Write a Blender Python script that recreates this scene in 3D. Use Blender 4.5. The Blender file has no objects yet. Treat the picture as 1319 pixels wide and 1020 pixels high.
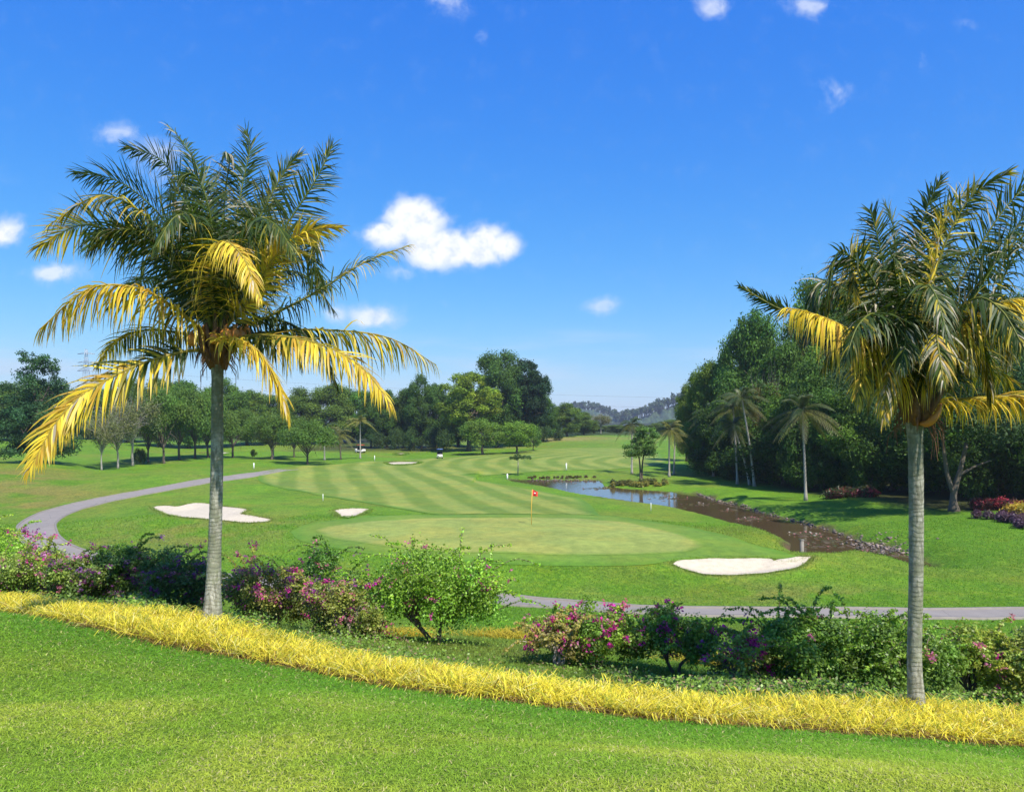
import bpy, math, random
import numpy as np
from mathutils import Vector
sc = bpy.context.scene
COL = sc.collection
R = math.radians
H = 8.0                      # eye height above the fairway, metres

# ------------------------------------------------------------------ camera
cam = bpy.data.cameras.new('camera'); camo = bpy.data.objects.new('camera', cam); COL.objects.link(camo)
camo.location = (0, 0, H); camo.rotation_euler = (R(90), 0, 0)
cam.sensor_width = 36; cam.lens = 36 * 1000 / 1319.0
cam.shift_x = 0; cam.shift_y = 30 / 1319.0
cam.clip_start = 0.1; cam.clip_end = 9000
sc.camera = camo
sc.view_settings.view_transform = 'Standard'; sc.view_settings.look = 'None'
sc.view_settings.exposure = 0.5; sc.view_settings.gamma = 1
sc.view_settings.use_curve_mapping = False
cy = sc.cycles
cy.max_bounces = 6; cy.diffuse_bounces = 2; cy.glossy_bounces = 2; cy.transmission_bounces = 3
cy.transparent_max_bounces = 4; cy.volume_bounces = 0
cy.use_adaptive_sampling = True; cy.adaptive_threshold = 0.02
cy.use_denoising = True

# ------------------------------------------------------------------ sun and sky
SUN_EL, SH = 53.0, (-0.55, 0.83)          # SH: horizontal direction in which shadows fall
sl = bpy.data.lights.new('sun', 'SUN'); so = bpy.data.objects.new('sun', sl); COL.objects.link(so)
sl.energy = 5.0; sl.angle = R(0.53); sl.color = (1.0, 0.95, 0.86)
_c = math.cos(R(SUN_EL)); _s = math.sin(R(SUN_EL)); _n = math.hypot(*SH)
SUNV = Vector((-SH[0] / _n * _c, -SH[1] / _n * _c, _s))
so.rotation_euler = SUNV.to_track_quat('Z', 'Y').to_euler()
so.location = (0, 0, 60)

W = bpy.data.worlds.new('World'); sc.world = W; W.use_nodes = True
nt = W.node_tree; nt.nodes.clear()
def N(nt, t, **k):
    n = nt.nodes.new(t)
    for a, b in k.items(): setattr(n, a, b)
    return n
def MA(nt, op, a, b=None, c=None, clamp=False):
    n = N(nt, 'ShaderNodeMath', operation=op, use_clamp=clamp)
    for i, v in enumerate((a, b, c)):
        if v is None: continue
        if isinstance(v, (int, float)): n.inputs[i].default_value = v
        else: nt.links.new(v, n.inputs[i])
    return n.outputs[0]
def MIX(nt, fac, a, b, blend='MIX'):
    n = N(nt, 'ShaderNodeMix', data_type='RGBA', blend_type=blend)
    for k, v in ((0, fac), (6, a), (7, b)):
        if isinstance(v, (int, float)): n.inputs[k].default_value = v
        elif isinstance(v, tuple): n.inputs[k].default_value = (v + (1,))[:4]
        else: nt.links.new(v, n.inputs[k])
    return n.outputs[2]
def NOISE(nt, vec, scale, detail=4, rough=.55, dist=0.0):
    n = N(nt, 'ShaderNodeTexNoise'); n.inputs['Scale'].default_value = scale
    n.inputs['Detail'].default_value = detail; n.inputs['Roughness'].default_value = rough
    n.inputs['Distortion'].default_value = dist
    if vec is not None: nt.links.new(vec, n.inputs['Vector'])
    return n
def RAMP(nt, fac, stops, interp='LINEAR'):
    n = N(nt, 'ShaderNodeValToRGB'); n.color_ramp.interpolation = interp
    el = n.color_ramp.elements
    while len(el) < len(stops): el.new(0.5)
    for e, (p, c) in zip(el, stops): e.position = p; e.color = (tuple(c) + (1,))[:4]
    nt.links.new(fac, n.inputs[0]); return n.outputs[0]
def STEP(nt, v, a, b):
    n = N(nt, 'ShaderNodeMapRange', interpolation_type='SMOOTHSTEP')
    nt.links.new(v, n.inputs[0]); n.inputs[1].default_value = a; n.inputs[2].default_value = b
    n.inputs[3].default_value = 0; n.inputs[4].default_value = 1
    return n.outputs[0]
sky = N(nt, 'ShaderNodeTexSky', sky_type='NISHITA'); sky.sun_disc = False
sky.sun_elevation = R(SUN_EL); sky.sun_rotation = math.atan2(SUNV.x, SUNV.y)
sky.air_density = 1.0; sky.dust_density = 0.35; sky.ozone_density = 2.5; sky.altitude = 0
hs = N(nt, 'ShaderNodeHueSaturation'); hs.inputs['Saturation'].default_value = 1.22
hs.inputs['Hue'].default_value = 0.503; hs.inputs['Value'].default_value = 1.12
nt.links.new(sky.outputs[0], hs.inputs['Color'])
tc = N(nt, 'ShaderNodeTexCoord')
sep = N(nt, 'ShaderNodeSeparateXYZ'); nt.links.new(tc.outputs['Generated'], sep.inputs[0])
yy = MA(nt, 'MAXIMUM', sep.outputs[1], 0.05)
comb = N(nt, 'ShaderNodeCombineXYZ')
nt.links.new(MA(nt, 'DIVIDE', sep.outputs[0], yy), comb.inputs[0])
nt.links.new(MA(nt, 'DIVIDE', sep.outputs[2], yy), comb.inputs[1])
uv = comb.outputs[0]
# cumulus clouds, by direction: azimuth tangent, elevation tangent, half sizes, density
CL = [(533,285,48,34,1.15),(498,302,38,22,1.0),(570,318,56,30,1.15),(622,308,34,22,1.0),(650,318,26,18,.95),(600,325,62,16,1.0),
      (520,348,34,13,.50),(480,406,48,21,.74),(430,404,24,16,.6),(152,172,34,20,.55),(205,207,40,36,.55),(8,298,32,24,.85),
      (70,352,42,18,.68),(777,391,28,13,.55),(1074,122,36,22,.44),(575,4,36,22,.52),(916,4,30,18,.6),(1044,10,42,18,.58),(1000,-4,34,10,.5),
      (575,390,12,8,.30),(615,48,14,12,.3),(1182,75,16,14,.3),(1250,30,18,10,.26)]
acc = None
wn = NOISE(nt, uv, 16, 3, .5)
wv = N(nt, 'ShaderNodeVectorMath', operation='MULTIPLY_ADD')
nt.links.new(wn.outputs['Color'], wv.inputs[0]); wv.inputs[1].default_value = (.03, .03, 0)
wv0 = N(nt, 'ShaderNodeVectorMath', operation='SUBTRACT'); nt.links.new(uv, wv0.inputs[0]); wv0.inputs[1].default_value = (.015, .015, 0)
nt.links.new(wv0.outputs[0], wv.inputs[2])
for px, py, rx, ry, dn in CL:
    a = N(nt, 'ShaderNodeVectorMath', operation='SUBTRACT'); nt.links.new(wv.outputs[0], a.inputs[0])
    a.inputs[1].default_value = ((px - 659.5) / 1000, (540 - py) / 1000, 0)
    b = N(nt, 'ShaderNodeVectorMath', operation='MULTIPLY'); nt.links.new(a.outputs[0], b.inputs[0])
    b.inputs[1].default_value = (1000 / rx, 1000 / ry, 0)
    l = N(nt, 'ShaderNodeVectorMath', operation='LENGTH'); nt.links.new(b.outputs[0], l.inputs[0])
    v = MA(nt, 'MULTIPLY', MA(nt, 'SUBTRACT', 1.35, l.outputs['Value'], clamp=True), dn)
    acc = v if acc is None else MA(nt, 'SMOOTH_MAX', acc, v, 0.15)
n1 = NOISE(nt, wv.outputs[0], 30, 10, .62)
cm = MA(nt, 'ADD', acc, MA(nt, 'MULTIPLY', MA(nt, 'SUBTRACT', n1.outputs[0], 0.53), 1.9))
cm = MA(nt, 'MULTIPLY', STEP(nt, cm, 0.03, 0.72), STEP(nt, acc, 0.02, 0.3))
cm = MA(nt, 'MULTIPLY', cm, MA(nt, 'ADD', .30, MA(nt, 'MULTIPLY', STEP(nt, acc, .3, .95), .70)))
# thin streaks near the horizon
st = N(nt, 'ShaderNodeMapping'); nt.links.new(uv, st.inputs[0]); st.inputs['Scale'].default_value = (2.2, 16, 1)
n2 = NOISE(nt, st.outputs[0], 1.6, 5, .55)
sp = N(nt, 'ShaderNodeSeparateXYZ'); nt.links.new(uv, sp.inputs[0])
band = MA(nt, 'MULTIPLY', STEP(nt, sp.outputs[1], .02, .07), MA(nt, 'SUBTRACT', 1, STEP(nt, sp.outputs[1], .09, .125)))
wisp = MA(nt, 'MULTIPLY', MA(nt, 'MULTIPLY', STEP(nt, n2.outputs[0], .42, .75), band), .62)
fac = MA(nt, 'MAXIMUM', cm, wisp)
n3 = NOISE(nt, uv, 60, 5, .6)
_sr = N(nt, 'ShaderNodeSeparateColor'); nt.links.new(hs.outputs[0], _sr.inputs[0]); _cr = N(nt, 'ShaderNodeCombineColor')
for _i, (_k, _g) in enumerate(((.347, 1.27), (1.06, .82), (4.05, .31))):          # tone of the clear tropical sky
    nt.links.new(MA(nt, 'MULTIPLY', MA(nt, 'POWER', _sr.outputs[_i], _g), _k), _cr.inputs[_i])
skyc = _cr.outputs[0]
ccol = MIX(nt, MA(nt, 'MULTIPLY', STEP(nt, n3.outputs[0], .25, .6), STEP(nt, acc, .25, .8)), (5.4, 6.1, 7.3), (7.8, 7.9, 8.2))
colr = MIX(nt, fac, skyc, ccol)
bg = N(nt, 'ShaderNodeBackground'); bg.inputs[1].default_value = 0.10
nt.links.new(colr, bg.inputs[0])
wo = N(nt, 'ShaderNodeOutputWorld'); nt.links.new(bg.outputs[0], wo.inputs[0])

# ------------------------------------------------------------------ helpers
def at(px, py, D): return np.array([(px - 659.5) / 1000 * D, D, H + (540 - py) / 1000 * D])
def X(px, D): return (px - 659.5) / 1000 * D
def tag(o, label=None, cat=None, group=None, kind=None):
    if label: o['label'] = label
    if cat: o['category'] = cat
    if group: o['group'] = group
    if kind: o['kind'] = kind
    return o
def empty(name, loc, label, cat, group=None):
    o = bpy.data.objects.new(name, None); COL.objects.link(o); o.location = tuple(map(float, loc)); o.empty_display_size = .2
    return tag(o, label, cat, group)
def mesh(name, V, F, mat, parent=None, col=None, smooth=False, loc=None):
    """V (n,3); F list of (m,k) index arrays; col (n,3) per vertex tint"""
    if not isinstance(F, (list, tuple)): F = [F]
    F = [np.asarray(f, dtype=np.int64) for f in F if len(f)]
    V = np.asarray(V, dtype=np.float32)
    me = bpy.data.meshes.new(name)
    me.vertices.add(len(V)); me.vertices.foreach_set('co', V.ravel())
    tot = np.concatenate([np.full(len(f), f.shape[1]) for f in F]); idx = np.concatenate([f.ravel() for f in F])
    me.loops.add(len(idx)); me.loops.foreach_set('vertex_index', idx.astype(np.int32))
    me.polygons.add(len(tot)); st_ = np.concatenate([[0], np.cumsum(tot)[:-1]])
    me.polygons.foreach_set('loop_start', st_.astype(np.int32))
    try: me.polygons.foreach_set('loop_total', tot.astype(np.int32))
    except Exception: pass
    if smooth: me.polygons.foreach_set('use_smooth', np.ones(len(tot), dtype=bool))
    if col is not None:
        a = me.attributes.new('tint', 'FLOAT_COLOR', 'POINT')
        c = np.ones((len(V), 4), dtype=np.float32); c[:, :3] = col; a.data.foreach_set('color', c.ravel())
    me.update(calc_edges=True); me.materials.append(mat)
    o = bpy.data.objects.new(name, me); COL.objects.link(o)
    if parent is not None: o.parent = parent
    if loc is not None: o.location = tuple(map(float, loc))
    return o
class MB:
    def __init__(s): s.V = []; s.Q = []; s.T = []; s.C = []; s.n = 0
    def add(s, V, Q=None, T=None, C=None):
        V = np.asarray(V, float); s.V.append(V)
        if Q is not None and len(Q): s.Q.append(np.asarray(Q) + s.n)
        if T is not None and len(T): s.T.append(np.asarray(T) + s.n)
        C = np.array([.5, .5, .5]) if C is None else np.asarray(C, float)
        s.C.append(np.broadcast_to(C, (len(V), 3)).copy()); s.n += len(V)
    def tube(s, P, rad, k=8, C=None, cap=True):
        P = np.asarray(P, float); n = len(P); rad = np.broadcast_to(rad, (n,)).astype(float)
        T = np.gradient(P, axis=0); T /= np.linalg.norm(T, axis=1)[:, None] + 1e-9
        up = np.array([0, 0, 1.]) if abs(T[:, 2]).mean() < .8 else np.array([0, 1., 0])
        A = np.cross(T, up); A /= np.linalg.norm(A, axis=1)[:, None] + 1e-9; B = np.cross(T, A)
        th = np.linspace(0, 2 * np.pi, k, endpoint=False)
        V = P[:, None] + rad[:, None, None] * (np.cos(th)[None, :, None] * A[:, None] + np.sin(th)[None, :, None] * B[:, None])
        V = V.reshape(-1, 3); i = np.arange(n - 1)[:, None] * k; j = np.arange(k)[None]; j2 = (j + 1) % k
        Q = np.stack([i + j, i + j2, i + k + j2, i + k + j], -1).reshape(-1, 4)
        Tt = []
        if cap:
            V = np.vstack([V, P[0], P[-1]]); a, b = n * k, n * k + 1; jj = np.arange(k); j2 = (jj + 1) % k
            Tt = np.vstack([np.stack([np.full(k, a), j2, jj], -1), np.stack([np.full(k, b), (n - 1) * k + jj, (n - 1) * k + j2], -1)])
        s.add(V, Q, Tt, C)
    def box(s, c, d, C=None, rz=0):
        c = np.asarray(c, float); d = np.asarray(d, float) / 2
        v = np.array([[x, y, z] for x in (-1, 1) for y in (-1, 1) for z in (-1, 1)], float) * d
        if rz:
            ca, sa = math.cos(rz), math.sin(rz); v = np.stack([v[:, 0] * ca - v[:, 1] * sa, v[:, 0] * sa + v[:, 1] * ca, v[:, 2]], -1)
        s.add(v + c, [[0, 1, 3, 2], [4, 6, 7, 5], [0, 4, 5, 1], [2, 3, 7, 6], [0, 2, 6, 4], [1, 5, 7, 3]], None, C)
    def ball(s, c, r, C=None, nu=10, nv=7, jit=0, rng=None):
        r = np.broadcast_to(r, (3,)); th = np.linspace(0, 2 * np.pi, nu, endpoint=False); ph = np.linspace(0, np.pi, nv)
        V = np.array([[math.sin(p) * math.cos(t), math.sin(p) * math.sin(t), math.cos(p)] for p in ph for t in th])
        if jit: V *= 1 + rng.uniform(-jit, jit, (len(V), 1))
        i = np.arange(nv - 1)[:, None] * nu; j = np.arange(nu)[None]; j2 = (j + 1) % nu
        s.add(V * r + np.asarray(c), np.stack([i + j, i + nu + j, i + nu + j2, i + j2], -1).reshape(-1, 4), None, C)
    def build(s, name, mat, parent=None, smooth=False, loc=None):
        F = ([np.vstack(s.Q)] if s.Q else []) + ([np.vstack(s.T)] if s.T else [])
        return mesh(name, np.vstack(s.V), F, mat, parent, np.vstack(s.C), smooth, loc)
def spline(P, n=30):
    P = np.asarray(P, float)
    if len(P) == 2: P = np.array([P[0], (P[0] + P[1]) / 2, P[1]])
    Q = np.vstack([2 * P[0] - P[1], P, 2 * P[-1] - P[-2]]); out = []
    m = len(P) - 1
    for u in np.linspace(0, m, n * 3):
        i = min(int(u), m - 1); t = u - i; a, b, c, d = Q[i:i + 4]
        out.append(.5 * (2 * b + (c - a) * t + (2 * a - 5 * b + 4 * c - d) * t * t + (-a + 3 * b - 3 * c + d) * t ** 3))
    out = np.array(out); L = np.r_[0, np.cumsum(np.linalg.norm(np.diff(out, axis=0), axis=1))]
    s = np.linspace(0, L[-1], n)
    return np.stack([np.interp(s, L, out[:, k]) for k in range(3)], -1), L[-1]
def copy_tree(o, parent=None):
    c = o.copy(); COL.objects.link(c); c.parent = parent
    for ch in list(o.children): copy_tree(ch, c)
    return c
# value noise
_rs = np.random.RandomState(7); _G = _rs.rand(256, 256)
def vnoise(x, y):
    xi = np.floor(x).astype(int); yi = np.floor(y).astype(int); fx = x - xi; fy = y - yi
    fx = fx * fx * (3 - 2 * fx); fy = fy * fy * (3 - 2 * fy); g = lambda a, b: _G[a & 255, b & 255]
    return (g(xi, yi) * (1 - fx) + g(xi + 1, yi) * fx) * (1 - fy) + (g(xi, yi + 1) * (1 - fx) + g(xi + 1, yi + 1) * fx) * fy
def fbm(x, y, o=4):
    s = 0; a = .5; t = 0
    for k in range(o): s = s + a * vnoise(x * 2 ** k + 17 * k, y * 2 ** k + 31 * k); t += a; a *= .5
    return s / t
def sstep(x, a, b):
    t = np.clip((x - a) / (b - a), 0, 1); return t * t * (3 - 2 * t)
def poly_sdf(x, y, P):
    """signed distance, negative inside"""
    P = np.asarray(P, float); d = np.full(x.shape, 1e9); ins = np.zeros(x.shape, bool)
    for i in range(len(P)):
        a, b = P[i], P[(i + 1) % len(P)]; e = b - a
        wx, wy = x - a[0], y - a[1]; t = np.clip((wx * e[0] + wy * e[1]) / (e @ e + 1e-12), 0, 1)
        d = np.minimum(d, np.hypot(wx - t * e[0], wy - t * e[1]))
        c = ((a[1] > y) != (b[1] > y)); xx = a[0] + (y - a[1]) / (b[1] - a[1] + 1e-12) * e[0]; ins ^= c & (x < xx)
    return np.where(ins, -d, d)

# ------------------------------------------------------------------ terrain
CP = []   # px, D, drop below the eye
for r in [(0,4.4,2.11),(330,4.2,2.0),(660,4.0,1.92),(1000,4.1,1.96),(1319,4.2,2.02),
          (0,7.5,2.72),(273,7.2,2.62),(660,5.8,2.42),(1000,5.8,2.52),(1319,5.9,2.66),
          (0,13.2,3.26),(273,10.5,3.17),(480,9.2,3.15),(640,8.2,2.98),(820,8.2,3.15),(1000,8.3,3.30),(1180,8.6,3.53),(1319,8.6,3.63),
          (0,14.8,3.49),(273,12.5,3.31),(480,10.6,3.40),(640,9.4,3.23),(820,9.4,3.42),(1000,9.6,3.60),(1180,10,3.75),(1319,10,3.92),
          (0,20,4.9),(273,16,4.1),(450,13,3.85),(640,11.5,3.80),(820,11.8,4.05),(1000,12.2,4.3),(1180,13,4.7),(1319,13,4.8),
          (0,28,6.5),(273,22,5.3),(450,19,5.3),(640,17,4.93),(820,17,5.25),(1000,18,5.7),(1180,21,6.5),(1319,21,6.5),
          (0,40,7.8),(273,30,7.0),(450,28,6.9),(640,25,6.5),(820,25,6.8),(1000,25,7.0),(1180,26,7.3),
          (640,31,7.62),(450,35.5,7.95),(850,31,7.75),(1000,31,7.85),(1180,31,7.9),(1319,31,7.95),
          (60,50,8.0),(50,61,8.0),(110,72,7.95),(680,33.6,8.0),(680,36,8.0),(1000,33.5,8.0),(1319,33.5,8.0),(300,38,7.9),
          (-300,20,4.2),(-300,40,6.5),(-300,70,6.8),(1700,20,6.3),(1700,40,7.4),(1700,70,6.5),
          (650,41,7.25),(650,48,7.18),(650,57,7.22),(420,50,7.3),(860,47,7.25),(640,37.5,7.85),(850,38,7.9),
          (970,42,7.7),(1055,45,7.6),(1100,45.5,7.8),(940,54,7.7),(1170,42,8.1),(1319,40,7.95),(1319,34,8.0),
          (270,61,7.3),(200,58,7.35),(340,58,7.4),(452,62,7.45),(270,75,7.7),(120,62,7.9),
          (640,67,7.7),(500,72,7.75),(700,80,8.0),(420,85,7.85),(560,100,7.9),(450,125,7.9),(700,110,8.2),(780,108,8.3),
          (600,150,7.7),(760,150,7.6),(300,100,7.6),(200,110,7.0),(130,116,7.5),(60,112,6.4),(0,110,6.3),(-150,110,6.0),(230,140,7.3),(350,135,7.2),(450,150,7.9),
          (760,190,7.0),(760,250,6.3),(640,230,7.2),(560,170,8.0),(400,220,7.5),(150,220,7.0),(0,220,6.0),(860,180,7.5),(860,130,8.0),
          (1035,76,7.95),(1100,72,7.5),(1230,64,7.6),(1319,60,7.2),(1319,50,7.5),(1200,50,7.9),(960,92,8.2),(920,118,8.2),(1150,60,7.9),(1080,62,8.3),
          (1100,120,6.8),(1319,110,5.8),(1500,80,5.8),(1000,220,6.0),(1319,220,4.5)]:
    CP.append((X(r[0], r[1]), r[1], H - r[2]))
CP += [(0, .5, 6.5), (-3, .5, 6.5), (3, .5, 6.5), (0, -6, 7), (-8, -6, 7), (8, -6, 6.9), (-60, -10, 6.5), (60, -10, 6)]
CP = np.array(CP)
def _tps(r2): return .5 * r2 * np.log(r2 + 1e-9)
_S = 20.0
_cx, _cy = CP[:, 0] / _S, CP[:, 1] / _S
_K = _tps((_cx[:, None] - _cx) ** 2 + (_cy[:, None] - _cy) ** 2) + np.eye(len(CP)) * .0008
_P = np.c_[np.ones(len(CP)), _cx, _cy]
_sol = np.linalg.solve(np.block([[_K, _P], [_P.T, np.zeros((3, 3))]]), np.r_[CP[:, 2], 0, 0, 0])
def terrain0(x, y):
    x = np.asarray(x, float); y = np.asarray(y, float); shp = x.shape; x = x.ravel(); y = y.ravel(); out = np.empty(len(x))
    for s in range(0, len(x), 40000):
        a, b = x[s:s + 40000] / _S, y[s:s + 40000] / _S
        out[s:s + 40000] = _tps((a[:, None] - _cx) ** 2 + (b[:, None] - _cy) ** 2) @ _sol[:-3] + _sol[-3] + _sol[-2] * a + _sol[-1] * b
    r = np.hypot(x, y)
    w = sstep(r, 210, 330); far = 1.5 + 2.0 * fbm(x / 90 + 9, y / 90, 3)
    out = np.clip(out, -1.2, 8.5) * (1 - w) + far * w
    und = (fbm(x / 6, y / 6, 3) - .5) * .16 * sstep(r, 25, 60) + (fbm(x / 14 + 50, y / 14, 2) - .5) * .9 * sstep(-x, 10, 26) * sstep(y, 80, 105) * (1 - sstep(y, 190, 240))
    und += (fbm(x / 1.3, y / 1.3, 3) - .5) * .05
    return (out + und).reshape(shp)
ZW = -0.72
SUNK = []
SPX = [(655,617.5),(700,618),(770,619),(777,626),(800,629),(860,633),(875,634),(900,636),(926,646),(964,654),(983,661),(1009,667),(1055,680),(1085,689),(1108,699),(1141,705),(1172,716),(1200,728),(1218,738),(1195,735),
       (1168,726),(1142,723),(1104,717),(1063,716),(1048,722),(1027,724),(1023,712),(1024,702),(1009,692),(971,681),(933,671),(869,654),(820,646),(800,643),(749,636),(703,626),(665,620)]
STREAM = np.array([(X(a, 8.72e3 / (b - 540)), 8.72e3 / (b - 540)) for a, b in SPX])
def terrain(x, y):
    x = np.asarray(x, float); y = np.asarray(y, float); z = terrain0(x, y)
    m = (x > -5) & (x < 60) & (y > 35) & (y < 130)
    if m.any():
        xs, ys = x[m], y[m]; s = poly_sdf(xs, ys, STREAM) + (fbm(xs / 1.1, ys / 1.1, 3) - .5) * .5
        s = s - .25; gs = .42 - .37 * (1 - sstep(xs, 19, 23)) * sstep(ys, 70, 84); lim = np.where(s < 0, ZW + np.maximum(s * .5, -.55), ZW + s * gs + .02)
        k = .25; zz = z[m]; h = np.clip(.5 + .5 * (lim - zz) / k, 0, 1)
        sm = lim * (1 - h) + zz * h - k * h * (1 - h)
        wk = 1 - sstep(s, 5, 13); z = z.copy(); z[m] = np.where(sm < zz, sm * wk + zz * (1 - wk), zz)
    for P in SUNK:                    # bunkers lie in shallow bowls
        c = P.mean(0); m = (abs(x - c[0]) < 14) & (abs(y - c[1]) < 14)
        if m.any():
            s = poly_sdf(x[m], y[m], P); z = z.copy(); z[m] = z[m] - .28 * sstep(-s, .05, 1.5) + .10 * np.exp(-((s - .35) / .35) ** 2)
    return z
def tz(x, y): return float(terrain(np.array([float(x)]), np.array([float(y)]))[0])
_DD = np.concatenate([np.arange(1.5, 60, .06), np.arange(60, 420, .4)])
def hit(px, py):
    t = (px - 659.5) / 1000; z = terrain(t * _DD, _DD); ray = H + (540 - py) / 1000 * _DD
    b = z > ray; i = int(np.argmax(b)) if b.any() else len(_DD) - 1
    if i > 0:
        a0, a1 = z[i - 1] - ray[i - 1], z[i] - ray[i]; f = np.clip(-a0 / (a1 - a0 + 1e-12), 0, 1); D = _DD[i - 1] + f * (_DD[i] - _DD[i - 1])
    else: D = _DD[i]
    return np.array([t * D, D])
def hitp(L): return np.array([hit(a, b) for a, b in L])

# ------------------------------------------------------------------ regions of the ground
FE = [(-250,749),(0,787),(100,805),(200,829),(273,842),(400,865),(500,885),(600,898),(700,910),(800,922),(900,932),(1000,939),(1100,945),(1200,952),(1319,962),(1550,985)]
FEw = hitp(FE[1:]); FE_t = np.r_[-.95, FEw[:, 0] / FEw[:, 1]]; FE_D = np.r_[FEw[0, 1] * 1.22, FEw[:, 1]]
BW = np.interp(FE_t, [-.7, -.4, -.2, 0, .7], [1.7, 2.3, 1.5, 1.2, 1.45])
def front(t): return np.interp(t, FE_t, FE_D)
def back(t): return np.interp(t, FE_t, FE_D + BW)
GREEN_PX = [(405,683),(418,679),(435,676),(480,671),(540,668),(600,667),(644,667),(700,667),(749,668),(810,673),(860,684),(898,697),(905,704),(890,710),(860,713),(800,715),(700,715),(600,713),(520,707),(460,699),(420,692)]
APRON_PX = [(375,686),(390,677),(430,670),(500,664),(640,662.5),(760,663.5),(850,673),(950,694),(1028,719),(960,722),(880,724),(800,729),(650,727),(520,719),(430,706),(385,696)]
BUNK = {'right': [(866,728),(875,724),(900,722),(930,721.5),(985,721),(1000,725),(1015,726.5),(1030,724),(1044,718.5),(1040,724),(1025,733),(985,740),(945,742.5),(905,741),(880,734)],
        'left': [(197,654),(212,652.5),(230,653),(248,649.5),(268,650),(287,653.5),(318,657.5),(310,663),(320,666),(347,670),(344,673.5),(320,674.5),(284,671),(234,667),(213,663)],
        'small': [(429.5,659),(445,656.5),(476,657.5),(458,666.5),(440,667)],
        'far': [(496,596.5),(515,595.3),(541,595.6),(532,598.4),(505,599)],
        'distant': [(508,585),(516,583.8),(525,584.8),(516,586.3)],
        'leftfar': [(258,584),(280,582.5),(299,583.5),(285,585.5)]}
FW = {667:(600,790),664:(570,777),661:(550,773),655:(512,768),650:(480,763),645:(444,757),640:(412,748),636:(397,742),631:(366,722),626:(345,700),620:(332,650),614:(334,616),608:(350,596),606:(362,700),603:(380,800),600:(430,846),594:(480,862),588:(560,852),582:(650,850),577:(700,820)}
green_w, apron_w = hitp(GREEN_PX), hitp(APRON_PX)
bunk_w = {k: hitp(v) for k, v in BUNK.items()}
SUNK += [bunk_w['right'], bunk_w['left'], bunk_w['small']]
FWr = sorted([(hit(.5 * (a + b), y)[1], a, b) for y, (a, b) in FW.items()])
PATH = [(1450,792),(1319,790.5),(1200,791.5),(1000,790),(850,788),(700,778),(600,769),(450,758.5),(300,748),(180,734),(95,716),(62,703),(48,688),(50,674),(72,661),(110,650),(150,641),(200,631.5),(245,623.5),(290,616.5),(335,610),(372,605)]
path_w = hitp(PATH)
path_c, PL = spline(np.c_[path_w, np.zeros(len(path_w))], 260)
path_c = path_c[:, :2]
for _ in range(3): path_c[1:-1] = (path_c[:-2] + 2 * path_c[1:-1] + path_c[2:]) / 4
HAZE = 0.00020

# ------------------------------------------------------------------ materials
def mat(name):
    m = bpy.data.materials.new(name); m.use_nodes = True; nt = m.node_tree; nt.nodes.clear()
    out = N(nt, 'ShaderNodeOutputMaterial'); b = N(nt, 'ShaderNodeBsdfPrincipled'); nt.links.new(b.outputs[0], out.inputs[0])
    return m, nt, b, out
def bump(nt, b, h, strength, dist):
    n = N(nt, 'ShaderNodeBump'); n.inputs['Strength'].default_value = strength; n.inputs['Distance'].default_value = dist
    nt.links.new(h, n.inputs['Height']); nt.links.new(n.outputs[0], b.inputs['Normal'])
def objco(nt): return N(nt, 'ShaderNodeTexCoord').outputs['Object']
def leaf_mat(name, trans=.35, rough=.5, spec=.3, gain=1.0, obj=False):
    m, nt, b, out = mat(name)
    a = N(nt, 'ShaderNodeAttribute', attribute_name='tint'); c = a.outputs['Color']
    if obj:
        oi = N(nt, 'ShaderNodeObjectInfo'); c = MIX(nt, 1.0, c, oi.outputs['Color'], 'MULTIPLY')
    nt.links.new(c, b.inputs['Base Color']); b.inputs['Roughness'].default_value = rough
    b.inputs['Specular IOR Level'].default_value = spec
    t = N(nt, 'ShaderNodeBsdfTranslucent'); g = MIX(nt, 1.0, c, (1.25 * gain, 1.25 * gain, .8 * gain), 'MULTIPLY'); nt.links.new(g, t.inputs[0])
    mx = N(nt, 'ShaderNodeMixShader'); mx.inputs[0].default_value = trans
    nt.links.new(b.outputs[0], mx.inputs[1]); nt.links.new(t.outputs[0], mx.inputs[2]); nt.links.new(mx.outputs[0], out.inputs[0])
    return m
M = {}
M['leaf'] = leaf_mat('tree_leaf', .22, .6, .18, 1, True)
M['frond'] = leaf_mat('palm_leaf', .36, .46, .38)
M['blade'] = leaf_mat('grass_blade', .38, .55, .25)
M['shrub'] = leaf_mat('shrub_leaf', .35, .42, .4)
M['petal'] = leaf_mat('petal', .45, .6, .2)
def simple(name, col, rough=.6, metal=0, spec=.4, noise=None, bumpd=None):
    m, nt, b, out = mat(name); b.inputs['Base Color'].default_value = col + (1,); b.inputs['Roughness'].default_value = rough
    b.inputs['Metallic'].default_value = metal; b.inputs['Specular IOR Level'].default_value = spec
    if noise:
        sc_, amt = noise; n = NOISE(nt, objco(nt), sc_, 5, .6)
        c = MIX(nt, n.outputs[0], tuple(v * (1 - amt) for v in col), tuple(min(1, v * (1 + amt)) for v in col)); nt.links.new(c, b.inputs['Base Color'])
        if bumpd: bump(nt, b, n.outputs[0], .6, bumpd)
    return m
M['white'] = simple('white_paint', (.78, .78, .74), .5, noise=(8, .08))
M['sand'] = None
M['bark'] = simple('bark', (.12, .095, .07), .9, noise=(6, .5), bumpd=.05)
M['bark_pale'] = simple('pale_bark', (.34, .31, .26), .9, noise=(5, .35), bumpd=.03)
M['bark_mid'] = simple('mid_bark', (.20, .17, .13), .9, noise=(5, .4), bumpd=.04)
M['twig'] = simple('twig', (.22, .17, .12), .9, noise=(30, .4))
M['husk'] = simple('coconut_husk', (.52, .20, .035), .55, noise=(9, .35), bumpd=.01)
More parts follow.
